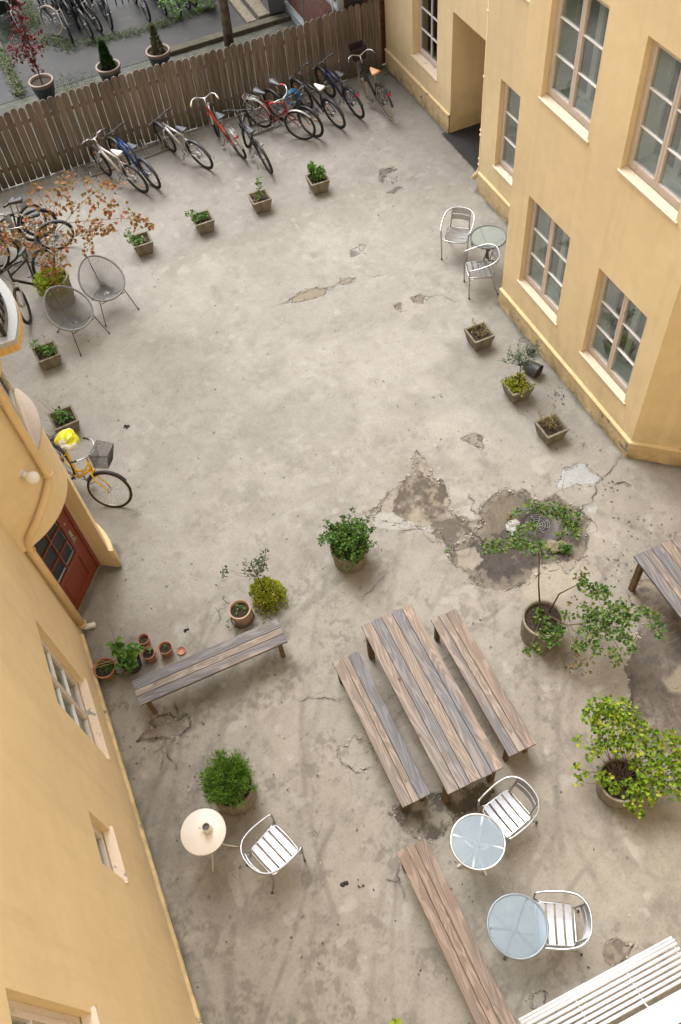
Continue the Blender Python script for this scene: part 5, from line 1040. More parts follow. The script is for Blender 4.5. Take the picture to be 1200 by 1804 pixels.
b_ = P8(343,590,.13)+Vector((0,0,.13)); loose(b_, 'seedling', 'seedling with light green leaves leaning left out of the saucered terracotta pot', L_pale, [(-.07,.06,.09,.03,10),(-.03,.05,.08,.03,8),(.04,.01,.04,.02,5)], .045, .03, 54)
b_ = P8(434,560,.14)+Vector((0,0,.12)); loose(b_, 'seedling', 'tiny seedling in the terracotta pot next to the empty saucer', L_pale, [(.03,.02,.03,.014,5),(.02,.03,.04,.01,3)], .02, .014, 55)
b_ = P8(316,512,.13)+Vector((0,0,.11)); loose(b_, 'seedling', 'tiny weed seedlings in the rearmost small terracotta pot', L_pale, [(-.03,-.02,.03,.02,6)], .02, .014, 56)
pF = P8(838,352,.24); round_pot('pale_pot', pF, 'pale terracotta pot with dark soil and few shoots beside the lime plant', .155, .26, M_terra_pale, None, taper=.78, rim=.022, saucer=simple('dark_saucer', (.05,.035,.028), .8))
loose(pF+Vector((0,0,.2)), 'shoots', 'few green shoots and trailing tendrils in the pale terracotta pot', L_green, [(-.05,.0,.04,.02,6),(.03,.02,.06,.02,6),(.06,-.01,.05,.025,7),(-.02,.06,.06,.02,5),(.02,-.04,.03,.02,5),(-.15,.22,.12,.02,7),(-.12,.16,.10,.02,6),(-.20,-.02,-.08,.02,6),(-.24,-.05,-.14,.02,6),(-.15,-.14,-.10,.02,6),(-.17,-.20,-.16,.02,6)], .03, .02, 57)
pG = P8(968,245,.26); round_pot('pale_pot', pG, 'pale terracotta pot almost hidden under trailing lime ground cover', .165, .27, M_terra_pale, None, taper=.78, rim=.022, saucer=M_terra)
q = random.Random(58); o = empty('trailing_plant', pG+Vector((0,0,.25))); tag(o, 'lime yellow creeping plant trailing down round its pot behind the left bench', 'plant'); lf = MB()
for k in range(120): a = q.uniform(0,6.28); rr = .19*q.random()**.5; clump(lf, (rr*math.cos(a), rr*math.sin(a), .05-.05*(rr/.19)**2), .03, 16, .025, .022, q, up=.7)
for k in range(34):
    a = q.uniform(-2.9,.6); L_ = q.uniform(.05,.24)
    for s_ in np.linspace(0, 1, 6): rr = .185+.05*s_+.05*(s_ > .8)*L_/.2; clump(lf, (rr*math.cos(a), rr*math.sin(a), -.02-L_*s_), .018, 7, .025, .02, q, up=-.2)
for k in range(16): a = q.uniform(-2.6,.1); rr = q.uniform(.22,.36); clump(lf, (rr*math.cos(a), rr*math.sin(a), -.235), .03, 8, .024, .018, q)
lf.build('foliage', L_goldgreen, o)
o = empty('olive_tree', pG+Vector((0,0,.27))); tag(o, 'small sparse olive tree rising from the lime trailing plant', 'tree'); mb = MB(); lf = MB(); twig(mb, [(0,0,0),(-.01,.02,.18),(-.02,.05,.33)], .011, .007)
for k in range(16):
    tip = Vector((q.gauss(-.02,.13), .10+q.gauss(0,.08), .38+q.uniform(0,.2))); twig(mb, wobble((-.02,.05,.3), tip, q, .012), .004, .0012, 4)
    clump(lf, tip*.93, .045, 16, .045, .02, q)
mb.build('trunk', M_bark, o); lf.build('crown', L_olive, o)
# black pot lying on its side behind the olive planter
c_ = at0(938,648,.12); o = empty('fallen_pot', c_+Vector((0,0,.115)), R(25)); tag(o, 'black plastic pot lying on its side against the wall behind the olive', 'plant pot')
mb = MB(); Xf = Matrix.Rotation(R(92), 4, 'X'); mb.lathe([(0,-.12),(.095,-.12),(.115,.12),(.12,.13),(.108,.13),(.09,-.10)], n=32, X=Xf); mb.build('pot_body', M_blackp, o)
c_ = at0(934,622,.05); mb = MB(); mb.lathe([(0,-.05),(.045,-.05),(.058,.06),(.05,.06),(.04,-.04)], n=24, X=Matrix.Translation(c_+Vector((.02,.02,.055))) @ Matrix.Rotation(R(80), 4, 'X') @ Matrix.Rotation(R(30), 4, 'Y')); tag(mb.build('small_pot', M_blackp), 'smaller black pot tipped over beside the larger fallen one by the wall', 'plant pot')
# drain cover with ring grate, stones and weeds
dc = G(947,925,0); o = empty('drain_cover', (dc.x, dc.y, -.004)); tag(o, 'dark iron drain cover with ring shaped grate sunk in the broken concrete', 'drain cover')
mb = MB(); mb.lathe([(0,0.0),(.175,0.0),(.175,.012),(.36,.012),(.375,.006),(.375,-.01)], n=44); mb.build('cover_plate', simple('rusty_iron', (.07,.062,.058), .6, .3, .3, 12, .3), o)
mb = MB()
for r_ in (.04,.075,.11,.145,.172): mb.torus((0,0,.008), (0,0,1), r_, .008, 32, 5)
for k in range(8): a = k*math.pi/4; mb.box((.02,-.005,.0), (.17,.005,.013), 0, Matrix.Rotation(a, 4, 'Z'))
mb.build('grate', M_dsteel, o)
mb = MB(); mb.disc((0,0,.002), .17); mb.build('shaft', M_dark, o)
q = random.Random(60)
def stone(x, y, s, label, mat, name='stone'):
    bm = bmesh.new(); bmesh.ops.create_icosphere(bm, subdivisions=2, radius=s); 
    for v in bm.verts: v.co += v.co.normalized()*(mnoise.noise(v.co*(3/s)*.4+Vector((x,y,0)))*s*.6); v.co.z *= .5
    me = bpy.data.meshes.new(name); bm.to_mesh(me); bm.free(); me.materials.append(mat); o = bpy.data.objects.new(name, me); COL.objects.link(o); o.location = G(x, y, 0)+Vector((0,0,s*.3)); tag(o, label, 'stone', 'loose stones round the drain'); return o
stone(903,930,.10, 'white flaking lump of plaster at the left of the drain cover', M_conc_pale, 'plaster_lump'); stone(908,945,.06, 'small pale lump of plaster just below the white one by the drain', M_conc_pale, 'plaster_lump'); stone(975,965,.11, 'grey rounded stone at the lower right of the drain cover', M_conc, 'stone'); stone(990,962,.07, 'smaller grey stone touching the rounded one below the drain', M_conc, 'stone')
loose(G(993,970,0), 'weed', 'dark green weed growing between stones below the drain cover', L_green, [(0,0,.05,.07,40),(-.03,.03,.08,.05,26),(.05,-.02,.05,.05,22)], .045, .035, 61)
loose(G(792,970,0), 'weed', 'tiny grass tuft growing from a crack left of the drain', L_green, [(0,0,.03,.03,16)], .06, .012, 62)
loose(G(897,915,0), 'weed', 'yellow green tuft of weeds beside the white plaster lump', L_dry, [(0,0,.05,.05,30),(-.02,-.06,.04,.04,20)], .05, .02, 63)
# litter: dead leaves and chips
def litter(name, label, spots, mat, L, seed, cat='dead leaves'):
    q = random.Random(seed); mb = MB()
    for (x, y, r_, n_) in spots:
        for _ in range(n_): p = G(x+q.gauss(0, r_), y+q.gauss(0, r_)); p.z = .006; mb.leaf(p, (q.uniform(-1,1), q.uniform(-1,1), .1), (q.gauss(0,.3),q.gauss(0,.3),1), L*q.uniform(.5,1.3), L*.5)
    tag(mb.build(name, mat), label, cat, kind='stuff')
M_dead = leafmat('dead_leaves', [(.06,.04,.025),(.12,.075,.04),(.04,.03,.02)], trans=.05)
litter('dead_leaves', 'scattered dead leaves and crumbs on the concrete', [(150,305,8,60),(340,250,8,26),(300,264,7,26),(690,318,6,12),(640,1562,3,6),(1075,860,9,16),(1010,790,20,6),(985,700,8,24),(420,1000,300,60),(800,700,200,60),(600,1500,250,70),(1120,960,40,30),(225,1320,40,14),(1060,1000,60,20),(170,300,14,60)], M_dead, .035, 70)
litter('white_crumbs', 'tiny pale paint chips scattered over the concrete and far asphalt', [(1120,1020,40,40),(700,1400,250,50),(300,700,200,30),(230,120,120,30)], M_white, .012, 71, 'chips')
for i, (x, y, lab) in enumerate([(605,1556,'small black lump lying on the concrete in the lower middle'), (330,1110,'small black lump on the concrete above the left bench'), (222,752,'tiny dark pellets dropped on the concrete right of the yellow bicycle basket')]):
    mb = MB(); qq = random.Random(80+i); 
    for k in range(4): p = G(x+qq.gauss(0,2.5), y+qq.gauss(0,2.5)); s_ = qq.uniform(.012,.026); mb.lathe([(0,.001),(s_,.004),(s_*.8,s_*.8),(0,s_)], c=tuple(p), n=9)
    tag(mb.build('dark_lump', M_black), lab, 'litter')
tb_ = [G(1085,852), G(1100,849), G(1112,856)]; mb = MB(); twig(mb, [p+Vector((0,0,.01)) for p in tb_], .007, .003, 5); tag(mb.build('twig', M_bark), 'thin bent twig lying below the building corner', 'twig')
tb_ = [G(676,134), G(684,130), G(694,137)]; mb = MB(); twig(mb, [p+Vector((0,0,.012)) for p in tb_], .012, .005, 5); tag(mb.build('twig', M_bark), 'dark bent twig in the corner beside the black city bicycle', 'twig')

# ================================================================== TIMBER TABLES AND BENCHES
def plank_table(name, cx, cy, L, W_, H_, ax, planks, label, cat, group, legw=.075, edge=None, inset=.12, apron=True, q=None, th=.035, round_leg=False):
    """local X = long axis"""
    o = empty(name, (cx, cy, 0), R(90) if ax == 'Y' else 0); tag(o, label, cat, group)
    tp = MB(); tw_ = sum(p[0] for p in planks); y = W_/2; g = .006; mats = []
    for i, (wt, mt) in enumerate(planks):
        w_ = W_*wt/tw_
        if mt not in mats: mats.append(mt)
        dx = random.uniform(-.004,.004); tp.box((-L/2+dx, y-w_+g/2, H_-th), (L/2+dx, y-g/2, H_), mats.index(mt), bev=.003); y -= w_
    tp.build('top', mats, o)
    for sx_ in (-1, 1):
        for sy_ in (-1, 1):
            mb = MB(); x = sx_*(L/2-inset); yy = sy_*(W_/2-legw/2-.02); mb.box((x-legw/2, yy-legw/2, 0), (x+legw/2, yy+legw/2, H_-th-.001), bev=.005)
            l_ = mb.build('leg', M_wleg, o)
        mb = MB(); mb.box((sx_*(L/2-inset)-.02, -W_/2+legw+.02, H_-th-.10), (sx_*(L/2-inset)+.02, W_/2-legw-.02, H_-th-.002), bev=.004); mb.build('cross_rail', M_wleg, o)
    if apron:
        for sy_ in (-1, 1): mb = MB(); mb.box((-L/2+inset+legw/2, sy_*(W_/2-.055)-.014, H_-th-.085), (L/2-inset-legw/2, sy_*(W_/2-.055)+.014, H_-th-.002), bev=.004); mb.build('apron', M_wleg, o)
    return o
# planks are listed from local +Y; with the long axis along world Y that is the side facing -X (left in the photo)
plank_table('plank_table', 1.93, 3.61, 2.32, .71, .73, 'Y', [(1,M_wtan),(1,M_wgrey),(1,M_wtan),(1,M_wgrey),(1,M_wmix)], 'big weathered plank table with alternating grey and tan boards between two benches', 'table', None)
plank_table('plank_bench', 1.265, 3.605, 1.99, .36, .44, 'Y', [(1.1,M_wtan),(.7,M_wtan),(1.2,M_wgrey)], 'plank bench on the left side of the big table, with one grey board', 'bench', 'plank benches', legw=.06, inset=.10)
plank_table('plank_bench', 2.65, 3.60, 1.99, .365, .44, 'Y', [(1,M_wmix),(.8,M_wtan),(1.2,M_wred)], 'plank bench on the right side of the big table, dark stained on one edge', 'bench', 'plank benches', legw=.06, inset=.10)
plank_table('plank_bench', -.32, 5.31, 2.0, .37, .44, 'X', [(1,M_wgrey),(.7,M_wtan),(.9,M_wmix)], 'grey plank bench standing crosswise in front of the small pots at left', 'bench', 'plank benches', legw=.055, inset=.10)
plank_table('plank_bench', .99, 1.21, 1.98, .365, .44, 'Y', [(1,M_wred),(.8,M_wred),(1.2,M_wred)], 'long reddish plank bench running out of the bottom edge', 'bench', 'plank benches', legw=.06, inset=.10)
plank_table('plank_table', 5.50, 2.96, 2.32, .71, .73, 'Y', [(1,M_wgrey),(.8,M_wmix),(1,M_wgrey),(1,M_wtan),(1,M_wgrey)], 'second plank table with grey boards cut by the right edge', 'table', None)
# ================================================================== WHITE SLATTED BENCH
o = empty('slatted_bench', (2.12, .03, 0)); tag(o, 'white enamelled metal bench with round slats in the bottom right corner', 'bench')
M_enam = simple('white_enamel', (.66,.67,.69), .3, 0, .04)
mb = MB(); seat_y = [.215,.185,.150,.100,.050,.0,-.05,-.10,-.15]; 
for i, y in enumerate(seat_y): z = .42+(.012 if 1 <= i else 0)-(.03 if i == 0 else 0); mb.tube([(-.905,y,z),(.905,y,z)], .018, 10)
mb.build('seat', M_enam, o)
mb = MB()
for i in range(12): f_ = i/11; mb.tube([(-.905,-.22-.20*f_,.50+.36*f_),(.905,-.22-.20*f_,.50+.36*f_)], .0115, 10)
mb.build('backrest', M_enam, o)
mb = MB()
for x in (-.87,-.30,.30,.87): mb.tube([(x,.222,.385),(x,.18,.412),(x,-.14,.412),(x,-.19,.44),(x,-.43,.87)], .010, 8)
mb.build('bracket', M_enam, o)
for sx_ in (-1, 1):
    for y, y2 in ((.17,.19), (-.2,-.32)): mb = MB(); mb.tube([(sx_*.80,y,.41),(sx_*.82,y2,0)], .016, 10); mb.build('leg', M_enam, o)
for sx_ in (-1, 1): mb = MB(); mb.tube([(sx_*.9,.16,.42),(sx_*.92,.17,.62),(sx_*.92,.05,.66),(sx_*.91,-.28,.66)], .014, 10); mb.build('armrest', M_enam, o) if False else None
# ================================================================== ALUMINIUM CHAIRS AND ROUND TABLES
def arc_pts(pts, n=6):
    """Catmull-Rom through pts"""
    P_ = [Vector(p) for p in pts]; P_ = [P_[0]*2-P_[1]]+P_+[P_[-1]*2-P_[-2]]; out = []
    for i in range(1, len(P_)-2):
        for k in range(n):
            t_ = k/n; a, b_, c_, d_ = P_[i-1:i+3]; out.append(.5*((2*b_)+(c_-a)*t_+(2*a-5*b_+4*c_-d_)*t_*t_+(3*b_-a-3*c_+d_)*t_**3))
    out.append(P_[-2]); return out
def make_chair(label, loc, rz, mat=M_aluw, slat=M_aluw):
    """front towards +Y"""
    o = empty('metal_armchair', loc, rz); tag(o, label, 'chair', 'aluminium armchairs')
    half = [(.245,.235,.60),(.262,.20,.635),(.272,.08,.665),(.270,-.06,.70),(.235,-.19,.735),(.14,-.275,.755),(0,-.30,.76)]
    loop = half+[(-x,y,z) for x,y,z in half[-2::-1]]
    mb = MB(); mb.tube(arc_pts([(.225,.215,.0),(.232,.225,.30)]+loop+[(-.232,.225,.30),(-.225,.215,0)], 5), .0125, 10); mb.build('armrest', mat, o)
    mb = MB(); fr = [(.205,.16,.43),(.18,.215,.42),(0,.225,.415),(-.18,.215,.42),(-.205,.16,.43),(-.20,-.14,.42),(-.17,-.185,.415),(.17,-.185,.415),(.20,-.14,.42)]; mb.tube(fr, .0115, 8, closed=True); 
    for s_ in (-1, 1): mb.tube([(s_*.205,.13,.425),(s_*.238,.215,.40)], .009, 6); mb.tube([(s_*.20,.15,.41),(s_*.20,-.12,.40)], .008, 6)
    mb.build('seat_frame', mat, o)
    mb = MB()
    for k in range(4):
        y = .19-.092*k; n = 8; w_ = .068; vs = []
        for i in range(n+1):
            x = -.20+.40*i/n; z = .437-.016*math.sin(math.pi*i/n)-(.006 if k == 3 else 0)
            vs += [(x,y,z),(x,y-w_,z),(x,y-w_,z-.006),(x,y,z-.006)]
        fs = []
        for i in range(n):
            for j in range(4): fs.append((i*4+j, i*4+(j+1) % 4, (i+1)*4+(j+1) % 4, (i+1)*4+j))
        fs += [(3,2,1,0),(n*4,n*4+1,n*4+2,n*4+3)]; mb.add(vs, fs)
    mb.build('seat', slat, o)
    for s_ in (-1, 1):
        mb = MB(); mb.tube(arc_pts([(s_*.215,-.29,0),(s_*.20,-.215,.22),(s_*.175,-.185,.40),(s_*.165,-.20,.50),(s_*.16,-.275,.755)], 4), .0115, 8); mb.build('leg', mat, o)
    mb = MB()
    for k in range(2):
        zc = .70-.105*k; n = 10; vs = []
        for i in range(n+1):
            a = -1+2*i/n; x = .17*a; y0 = -.262-.035*(1-a*a)+.22*(.755-zc)
            for (dz, dy) in ((-.042,.009),(.042,-.009),(.042,-.014),(-.042,.004)): vs.append((x, y0+dy, zc+dz))
        fs = []
        for i in range(n):
            for j in range(4): fs.append((i*4+j, i*4+(j+1) % 4, (i+1)*4+(j+1) % 4, (i+1)*4+j))
        fs += [(3,2,1,0),(n*4,n*4+1,n*4+2,n*4+3)]; mb.add(vs, fs)
    mb.build('backrest', M_alu, o)
    for x, y in ((.225,.215),(-.225,.215),(.215,-.29),(-.215,-.29)): mb = MB(); mb.tube([(x,y,0),(x,y,.02)], .016, 8); mb.build('rubber_foot', M_rubber, o)
    return o
def face(seat_px, back_px, front_px, zb=.6):
    s_ = G(*seat_px, .43); b_ = G(*back_px, zb); f_ = G(*front_px, .42); d = f_-b_; d.z = 0; return Vector((s_.x, s_.y, 0)), math.atan2(-d.x, d.y)
l, a = face((481,1499), (443,1523), (500,1476), .6); make_chair('aluminium armchair beside the round cream table, facing the upper right', l, a)
l, a = face((895,1431), (934,1395), (866,1456), .6); make_chair('aluminium armchair between the plank table and the cross braced glass table', l, a)
l, a = face((982,1628), (1034,1628), (950,1629), .62); make_chair('aluminium armchair tucked up to the lower glass table from the right', l, a)
l, a = face((806,412), (813,378), (801,426), .62); make_chair('aluminium armchair facing the camera left of the small green glass table', l, a)
l, a = face((846,474), (876,452), (826,475), .62); make_chair('aluminium armchair side on, closest to the building corner', l, a)
def round_table(label, loc, R_, H_, top_mat, rim_mat, leg_mat, arms, rz=0, style='cross', legs=4):
    o = empty('round_table', loc, rz); tag(o, label, 'table', 'round bistro tables')
    if style != 'cream':
        mb = MB(); mb.disc((0,0,H_-.006), R_-.012, 48); mb.disc((0,0,H_-.011), R_-.012, 48); mb.build('glass_top', top_mat, o)
        mb = MB(); mb.torus((0,0,H_-.010), (0,0,1), R_-.008, .013, 56, 8); mb.build('rim', rim_mat, o)
        mb = MB()
        for k in range(arms):
            a = 2*math.pi*k/arms; c_, s_ = math.cos(a), math.sin(a)
            pr = [(R_-.015,H_-.02),(R_*.6,H_-.025),(R_*.25,H_-.06),(.035,H_-.11),(.03,H_-.25)] if style == 'cross' else [(R_-.015,H_-.02),(R_*.8,H_-.03),(R_*.5,H_-.12),(.035,H_-.20),(.03,H_-.3)]
            mb.tube(arc_pts([(r_*c_, r_*s_, z) for r_, z in pr], 3), .016, 7)
        mb.tube([(0,0,H_-.16),(0,0,.24)], .022, 12); mb.build('support', leg_mat, o)
        for k in range(legs):
            a = 2*math.pi*(k+.5)/legs; c_, s_ = math.cos(a), math.sin(a); mb = MB(); mb.tube(arc_pts([(r_*c_, r_*s_, z) for r_, z in [(.02,.36),(.045,.24),(.12,.10),(R_*.72,.03),(R_*.78,.005)]], 3), .013, 8); mb.build('leg', leg_mat, o)
    else:
        mb = MB(); mb.lathe([(0,H_-.022),(R_-.004,H_-.022),(R_,H_-.016),(R_,H_-.004),(R_-.004,H_),(0,H_)], n=56); mb.build('tabletop', top_mat, o)
        for k in range(4):
            a = 2*math.pi*(k+.5)/4; c_, s_ = math.cos(a), math.sin(a); mb = MB(); mb.tube(arc_pts([(r_*c_, r_*s_, z) for r_, z in [(R_*.62,H_-.03),(R_*.30,H_*.62),(R_*.22,H_*.45),(R_*.55,H_*.15),(R_*1.12,.008)]], 5), .009, 8); mb.build('leg', leg_mat, o)
        mb = MB(); mb.torus((0,0,H_*.5), (0,0,1), R_*.24, .006, 28, 6); mb.build('brace_ring', leg_mat, o)
    return o
round_table('round frosted glass table with pale cross brace beside the plank table end', at0(842,1482,.7), .298, .70, M_frost, M_alu, M_white, 4, R(50))
round_table('round frosted glass table with three arm support, lowest in the yard', at0(912,1631,.7), .312, .70, M_frost, simple('blue_grey_metal', (.22,.26,.30), .4, .5), M_dsteel, 3, R(40), 'three', 3)
tc = at0(358,1465,.70); round_table('round cream metal table with a jug standing on it', tc, .255, .70, M_cream, M_cream, simple('cream_metal', (.62,.57,.50), .4), 0, R(20), 'cream')
round_table('small round glass table with dark rim between the two chairs by the wall', at0(861,417,.7), .31, .70, M_tglass, simple('dark_green_grey_metal', (.10,.115,.115), .4, .4), M_dsteel, 3, R(-30), 'three', 3)
# jug on the cream table
jp = G(367,1462,.70); o = empty('jug', jp, R(155)); tag(o, 'cream enamel jug with dark contents standing on the round cream table', 'jug')
M_jug = simple('cream_enamel', (.72,.68,.58), .3, 0, .04)
mb = MB(); mb.lathe([(0,.0),(.052,0),(.055,.006),(.046,.09),(.043,.125),(.046,.14),(.043,.14),(.040,.125),(.042,.08),(.045,.02)], n=32); mb.build('jug_body', M_jug, o)
mb = MB(); mb.tube(arc_pts([(.044,0,.125),(.080,0,.125),(.085,0,.08),(.05,0,.03)], 5), .006, 8); mb.build('handle', M_jug, o); mb = MB(); mb.disc((0,0,.10), .041, 24); mb.build('contents', simple('coffee_dregs', (.03,.018,.01), .3), o)
# ================================================================== BASKET CHAIRS
def acapulco(label, hole, rim_back, rim_front, sideA, sideB, feet):
    H0 = .27; c0 = G(*hole, H0); d = G(*rim_front, .40)-G(*rim_back, .86); d.z = 0; yaw = math.atan2(-d.x, d.y)
    o = empty('basket_chair', (c0.x, c0.y, 0), yaw); tag(o, label, 'chair', 'string basket chairs'); I = Matrix.Rotation(-yaw, 3, 'Z')
    rb_ = I @ (G(*rim_back, .86)-Vector((c0.x,c0.y,0))); yb = max(-.62, min(-.38, rb_.y)); n = 84; rim = []
    for k in range(n):
        t_ = 2*math.pi*k/n; cy_, sx_ = math.cos(t_), math.sin(t_)      # cy=1 at the front
        y = (.36*cy_ if cy_ > 0 else -yb*cy_); z = .60-.20*cy_+.06*(1-cy_*cy_)*0+(.055*cy_*cy_ if cy_ < 0 else .02*cy_*cy_); x = .375*sx_*(1-.10*max(0,-cy_)**2*1.0+.03*max(0,cy_)); rim.append(Vector((x, y+.02, z)))
    mb = MB(); mb.tube(rim, .018, 8, closed=True); mb.build('rim', M_greyplastic, o)
    mb = MB(); hc = Vector((0,0,H0)); ringp = [hc+Vector((.050*math.sin(2*math.pi*k/n), .046*math.cos(2*math.pi*k/n), .012-.012*math.cos(2*math.pi*k/n))) for k in range(n)]
    for k in range(n):
        a, b_ = ringp[k], rim[k]; mid_ = a.lerp(b_, .5)-Vector((0,0,.025)); mb.tube([a, a.lerp(mid_, .6), mid_+Vector((0,0,.004)), b_], .0040, 4, cap=False)
    mb.torus(hc+Vector((0,0,.008)), (0,0,1), .050, .007, 30, 6); mb.build('string_seat', M_greyplastic, o)
    # steel frame
    mb = MB(); fr_, bk = rim[0], rim[n//2]; pA_, pB_ = rim[9]-Vector((0,0,.012)), rim[n-9]-Vector((0,0,.012))
    mb.tube([bk, bk.lerp(Vector((0,-.12,.30)), .55)+Vector((0,-.02,-.05)), Vector((0,-.10,.25)), Vector((0,.02,.235))], .008, 7)
    mb.tube([pA_, Vector((.17,.16,.31)), Vector((0,.02,.235))], .008, 7); mb.tube([pB_, Vector((-.17,.16,.31)), Vector((0,.02,.235))], .008, 7); mb.tube([pA_+Vector((-.01,.01,-.07)), pB_+Vector((.01,.01,-.07))], .007, 6)
    mb.build('frame', M_black, o)
    for p_, f_ in ((pA_, (.33,.44,0)), (pB_, (-.33,.44,0)), (Vector((.08,-.16,.30)), (.20,-.36,0)), (Vector((-.08,-.16,.30)), (-.20,-.36,0))):
        mb = MB(); mb.tube([p_, Vector(f_)], .0075, 7); lg = mb.build('leg', M_black, o); mb = MB(); mb.tube([Vector(f_), Vector(f_)+Vector((0,0,.025))], .014, 8); mb.build('foot', M_blackp, lg)
    for f_ in (): pass
    return o
acapulco('grey string basket chair, the farther one, clear of the plant pot', (188,517), (160,458), (210,535), None, None, None)
acapulco('grey string basket chair, the nearer one, overlapping the large plant pot', (131,569), (95,518), (155,582), None, None, None)

# ================================================================== BICYCLES
def make_bike(front_px, rear_px, anchor, name, label, group=None, frame=M_black, style='mtb', tyre=M_rubber, fender=None, saddle=M_blackp, rack=False, basket=None, lean=0.0, steer=0.0, bars='flat', grip=M_blackp, barm=M_black, fork=None, rimm=None, refl=False, seat_h=.93, stand=None, WR=.335, suspension=False, yaw=None, loc=None, fender_part='fender', chain=None, short=False, wt=.027):
    WB = 1.06
    if loc is None:
        F_, B_ = G(*front_px), G(*rear_px); dd = (F_-B_); yw = math.atan2(dd.y, dd.x) if yaw is None else yaw; u = Vector((math.cos(yw), math.sin(yw), 0))
        base = B_ if anchor == 'rear' else (F_-u*WB if anchor == 'front' else (F_+B_)/2-u*WB/2)
    else: base, yw = Vector(loc), yaw
    o = empty(name, (base.x, base.y, .0), yw, lean); tag(o, label, 'bicycle', group)
    fork = fork or frame; rimm = rimm or M_rimd
    ht, hb_ = Vector((.80,0,.86)), Vector((.835,0,.70)); axis = (ht-hb_).normalized(); fh = Vector((WB,0,WR)); rh = Vector((0,0,WR)); bb = Vector((.42,0,.27)); st = Vector((.27,0,.74 if style != 'city' else .68))
    SX = Matrix.Translation(hb_) @ Matrix.Rotation(steer, 4, axis) @ Matrix.Translation(-hb_)
    def wheel(c_, X_):
        mb = MB(); mb.torus(c_, (0,1,0), WR-wt, wt, 44, 8, X=X_); wh = mb.build('wheel', tyre, o)
        mb = MB(); mb.torus(c_, (0,1,0), WR-2*wt-.006, .010, 40, 6, X=X_); mb.build('rim', rimm, wh)
        mb = MB()
        for k in range(28):
            a = 2*math.pi*k/28; s_ = 1 if k % 2 else -1; b2 = a+.5*(1 if (k//2) % 2 else -1); r2 = WR-2*wt-.008
            pts = [c_+Vector((.022*math.cos(b2), s_*.028, .022*math.sin(b2))), c_+Vector((r2*math.cos(a), 0, r2*math.sin(a)))]
            mb.tube(pts, .0016, 3, cap=False, X=X_)
        mb.tube([c_-Vector((0,.045,0)), c_+Vector((0,.045,0))], .018, 8, X=X_)
        if refl: 
            for a in (.6, 3.74): p = c_+Vector((.2*math.cos(a), .0, .2*math.sin(a))); mb.box((p.x-.03,p.y-.008,p.z-.012), (p.x+.03,p.y+.008,p.z+.012), 1, X_)
        mb.build('spokes', [M_steel, M_orange], wh); return wh
    wheel(rh, None); wheel(fh, SX)
    I4 = Matrix.Identity(4); fm = MB(); r1 = .021
    if style == 'mtb': fm.tube([st-Vector((0,0,.02)), ht-Vector((.005,0,.05))], r1*1.05, 9); fm.tube([bb, hb_+Vector((-.01,0,.03))], r1*1.25, 9)
    elif style == 'road': fm.tube([st, ht-Vector((0,0,.02))], .014, 9); fm.tube([bb, hb_+Vector((-.005,0,.02))], .016, 9)
    else:
        fm.tube([bb, hb_+Vector((-.01,0,.01))], .024, 9); fm.tube(arc_pts([bb+(st-bb)*.32, Vector((.50,0,.46)), Vector((.66,0,.60)), ht-Vector((.0,0,.04))], 5), .016, 8)
        if style == 'post': fm.tube([Vector((.60,0,.41)), Vector((.57,0,.52))], .010, 6)
    fm.tube([bb, st], .018, 9); fm.tube([hb_, ht], .021, 10)
    for s_ in (-1, 1): fm.tube([bb+Vector((-.02,s_*.02,0)), Vector((.2,s_*.045,.30)), rh+Vector((0,s_*.055,0))], .011, 6); fm.tube([st-Vector((0,0,.07)), Vector((.16,s_*.04,.56)), rh+Vector((0,s_*.055,0))], .008, 6)
    fm.build('frame', frame, o)
    fk = MB(); cr_ = hb_-axis*.03
    for s_ in (-1, 1): fk.tube([cr_+Vector((0,s_*.048,-.01)), cr_+Vector((.035,s_*.052,-.12)), fh+Vector((-.03,s_*.052,.07)), fh+Vector((0,s_*.052,0))], [.014,.014,.010,.010] if not suspension else [.019,.019,.015,.012], 8, X=SX)
    fk.tube([cr_+Vector((0,-.06,-.005)), cr_+Vector((0,.06,-.005))], .016, 8, X=SX); fk.build('fork', fork, o)
    hbm = MB(); stem_top = ht+axis*.07; 
    if bars == 'flat': bp = [(.85,.0,.96),(.85,.12,.97),(.83,.20,.985),(.80,.30,.985)]
    elif bars == 'riser': bp = [(.85,.0,.97),(.85,.06,.98),(.85,.13,1.03),(.81,.31,1.03)]
    elif bars == 'city': bp = [(.86,.0,1.0),(.88,.08,1.02),(.85,.17,1.07),(.78,.25,1.07),(.66,.29,1.04)]
    else: bp = [(.86,.0,.93),(.88,.10,.94),(.88,.20,.94),(.93,.22,.90),(.93,.22,.84)]
    left = [(x,-y,z) for x,y,z in bp[:0:-1]]; full = arc_pts(left+bp, 4); hbm.tube(full, .0115, 8, X=SX)
    hbm.tube([ht, stem_top, Vector(bp[0])], .014, 8, X=SX)
    for s_ in (-1, 1):
        e = Vector(bp[-2]); e.y *= s_; e2 = Vector(bp[-1]); e2.y *= s_; hbm.tube([e.lerp(e2, .1)+Vector((.02,0,-.01)), e.lerp(e2, .4)+Vector((.065,0,-.02)), e2+Vector((.055,0,-.03))], .005, 5, X=SX)
        hbm.tube(arc_pts([e+Vector((.02,0,0)), Vector((.98,s_*.05,.95)), hb_+Vector((.06,s_*.02,.05)), cr_+Vector((.05,0,-.04))], 4), .0028, 4, X=SX, cap=False)
    h_ = hbm.build('handlebar', barm, o)
    for s_ in (-1, 1):
        e = Vector(bp[-2]); e.y *= s_; e2 = Vector(bp[-1]); e2.y *= s_; mb = MB(); mb.tube([e.lerp(e2, .25), e2.lerp(e, -.03)], .0175, 9, X=SX); mb.build('grip', grip, h_)
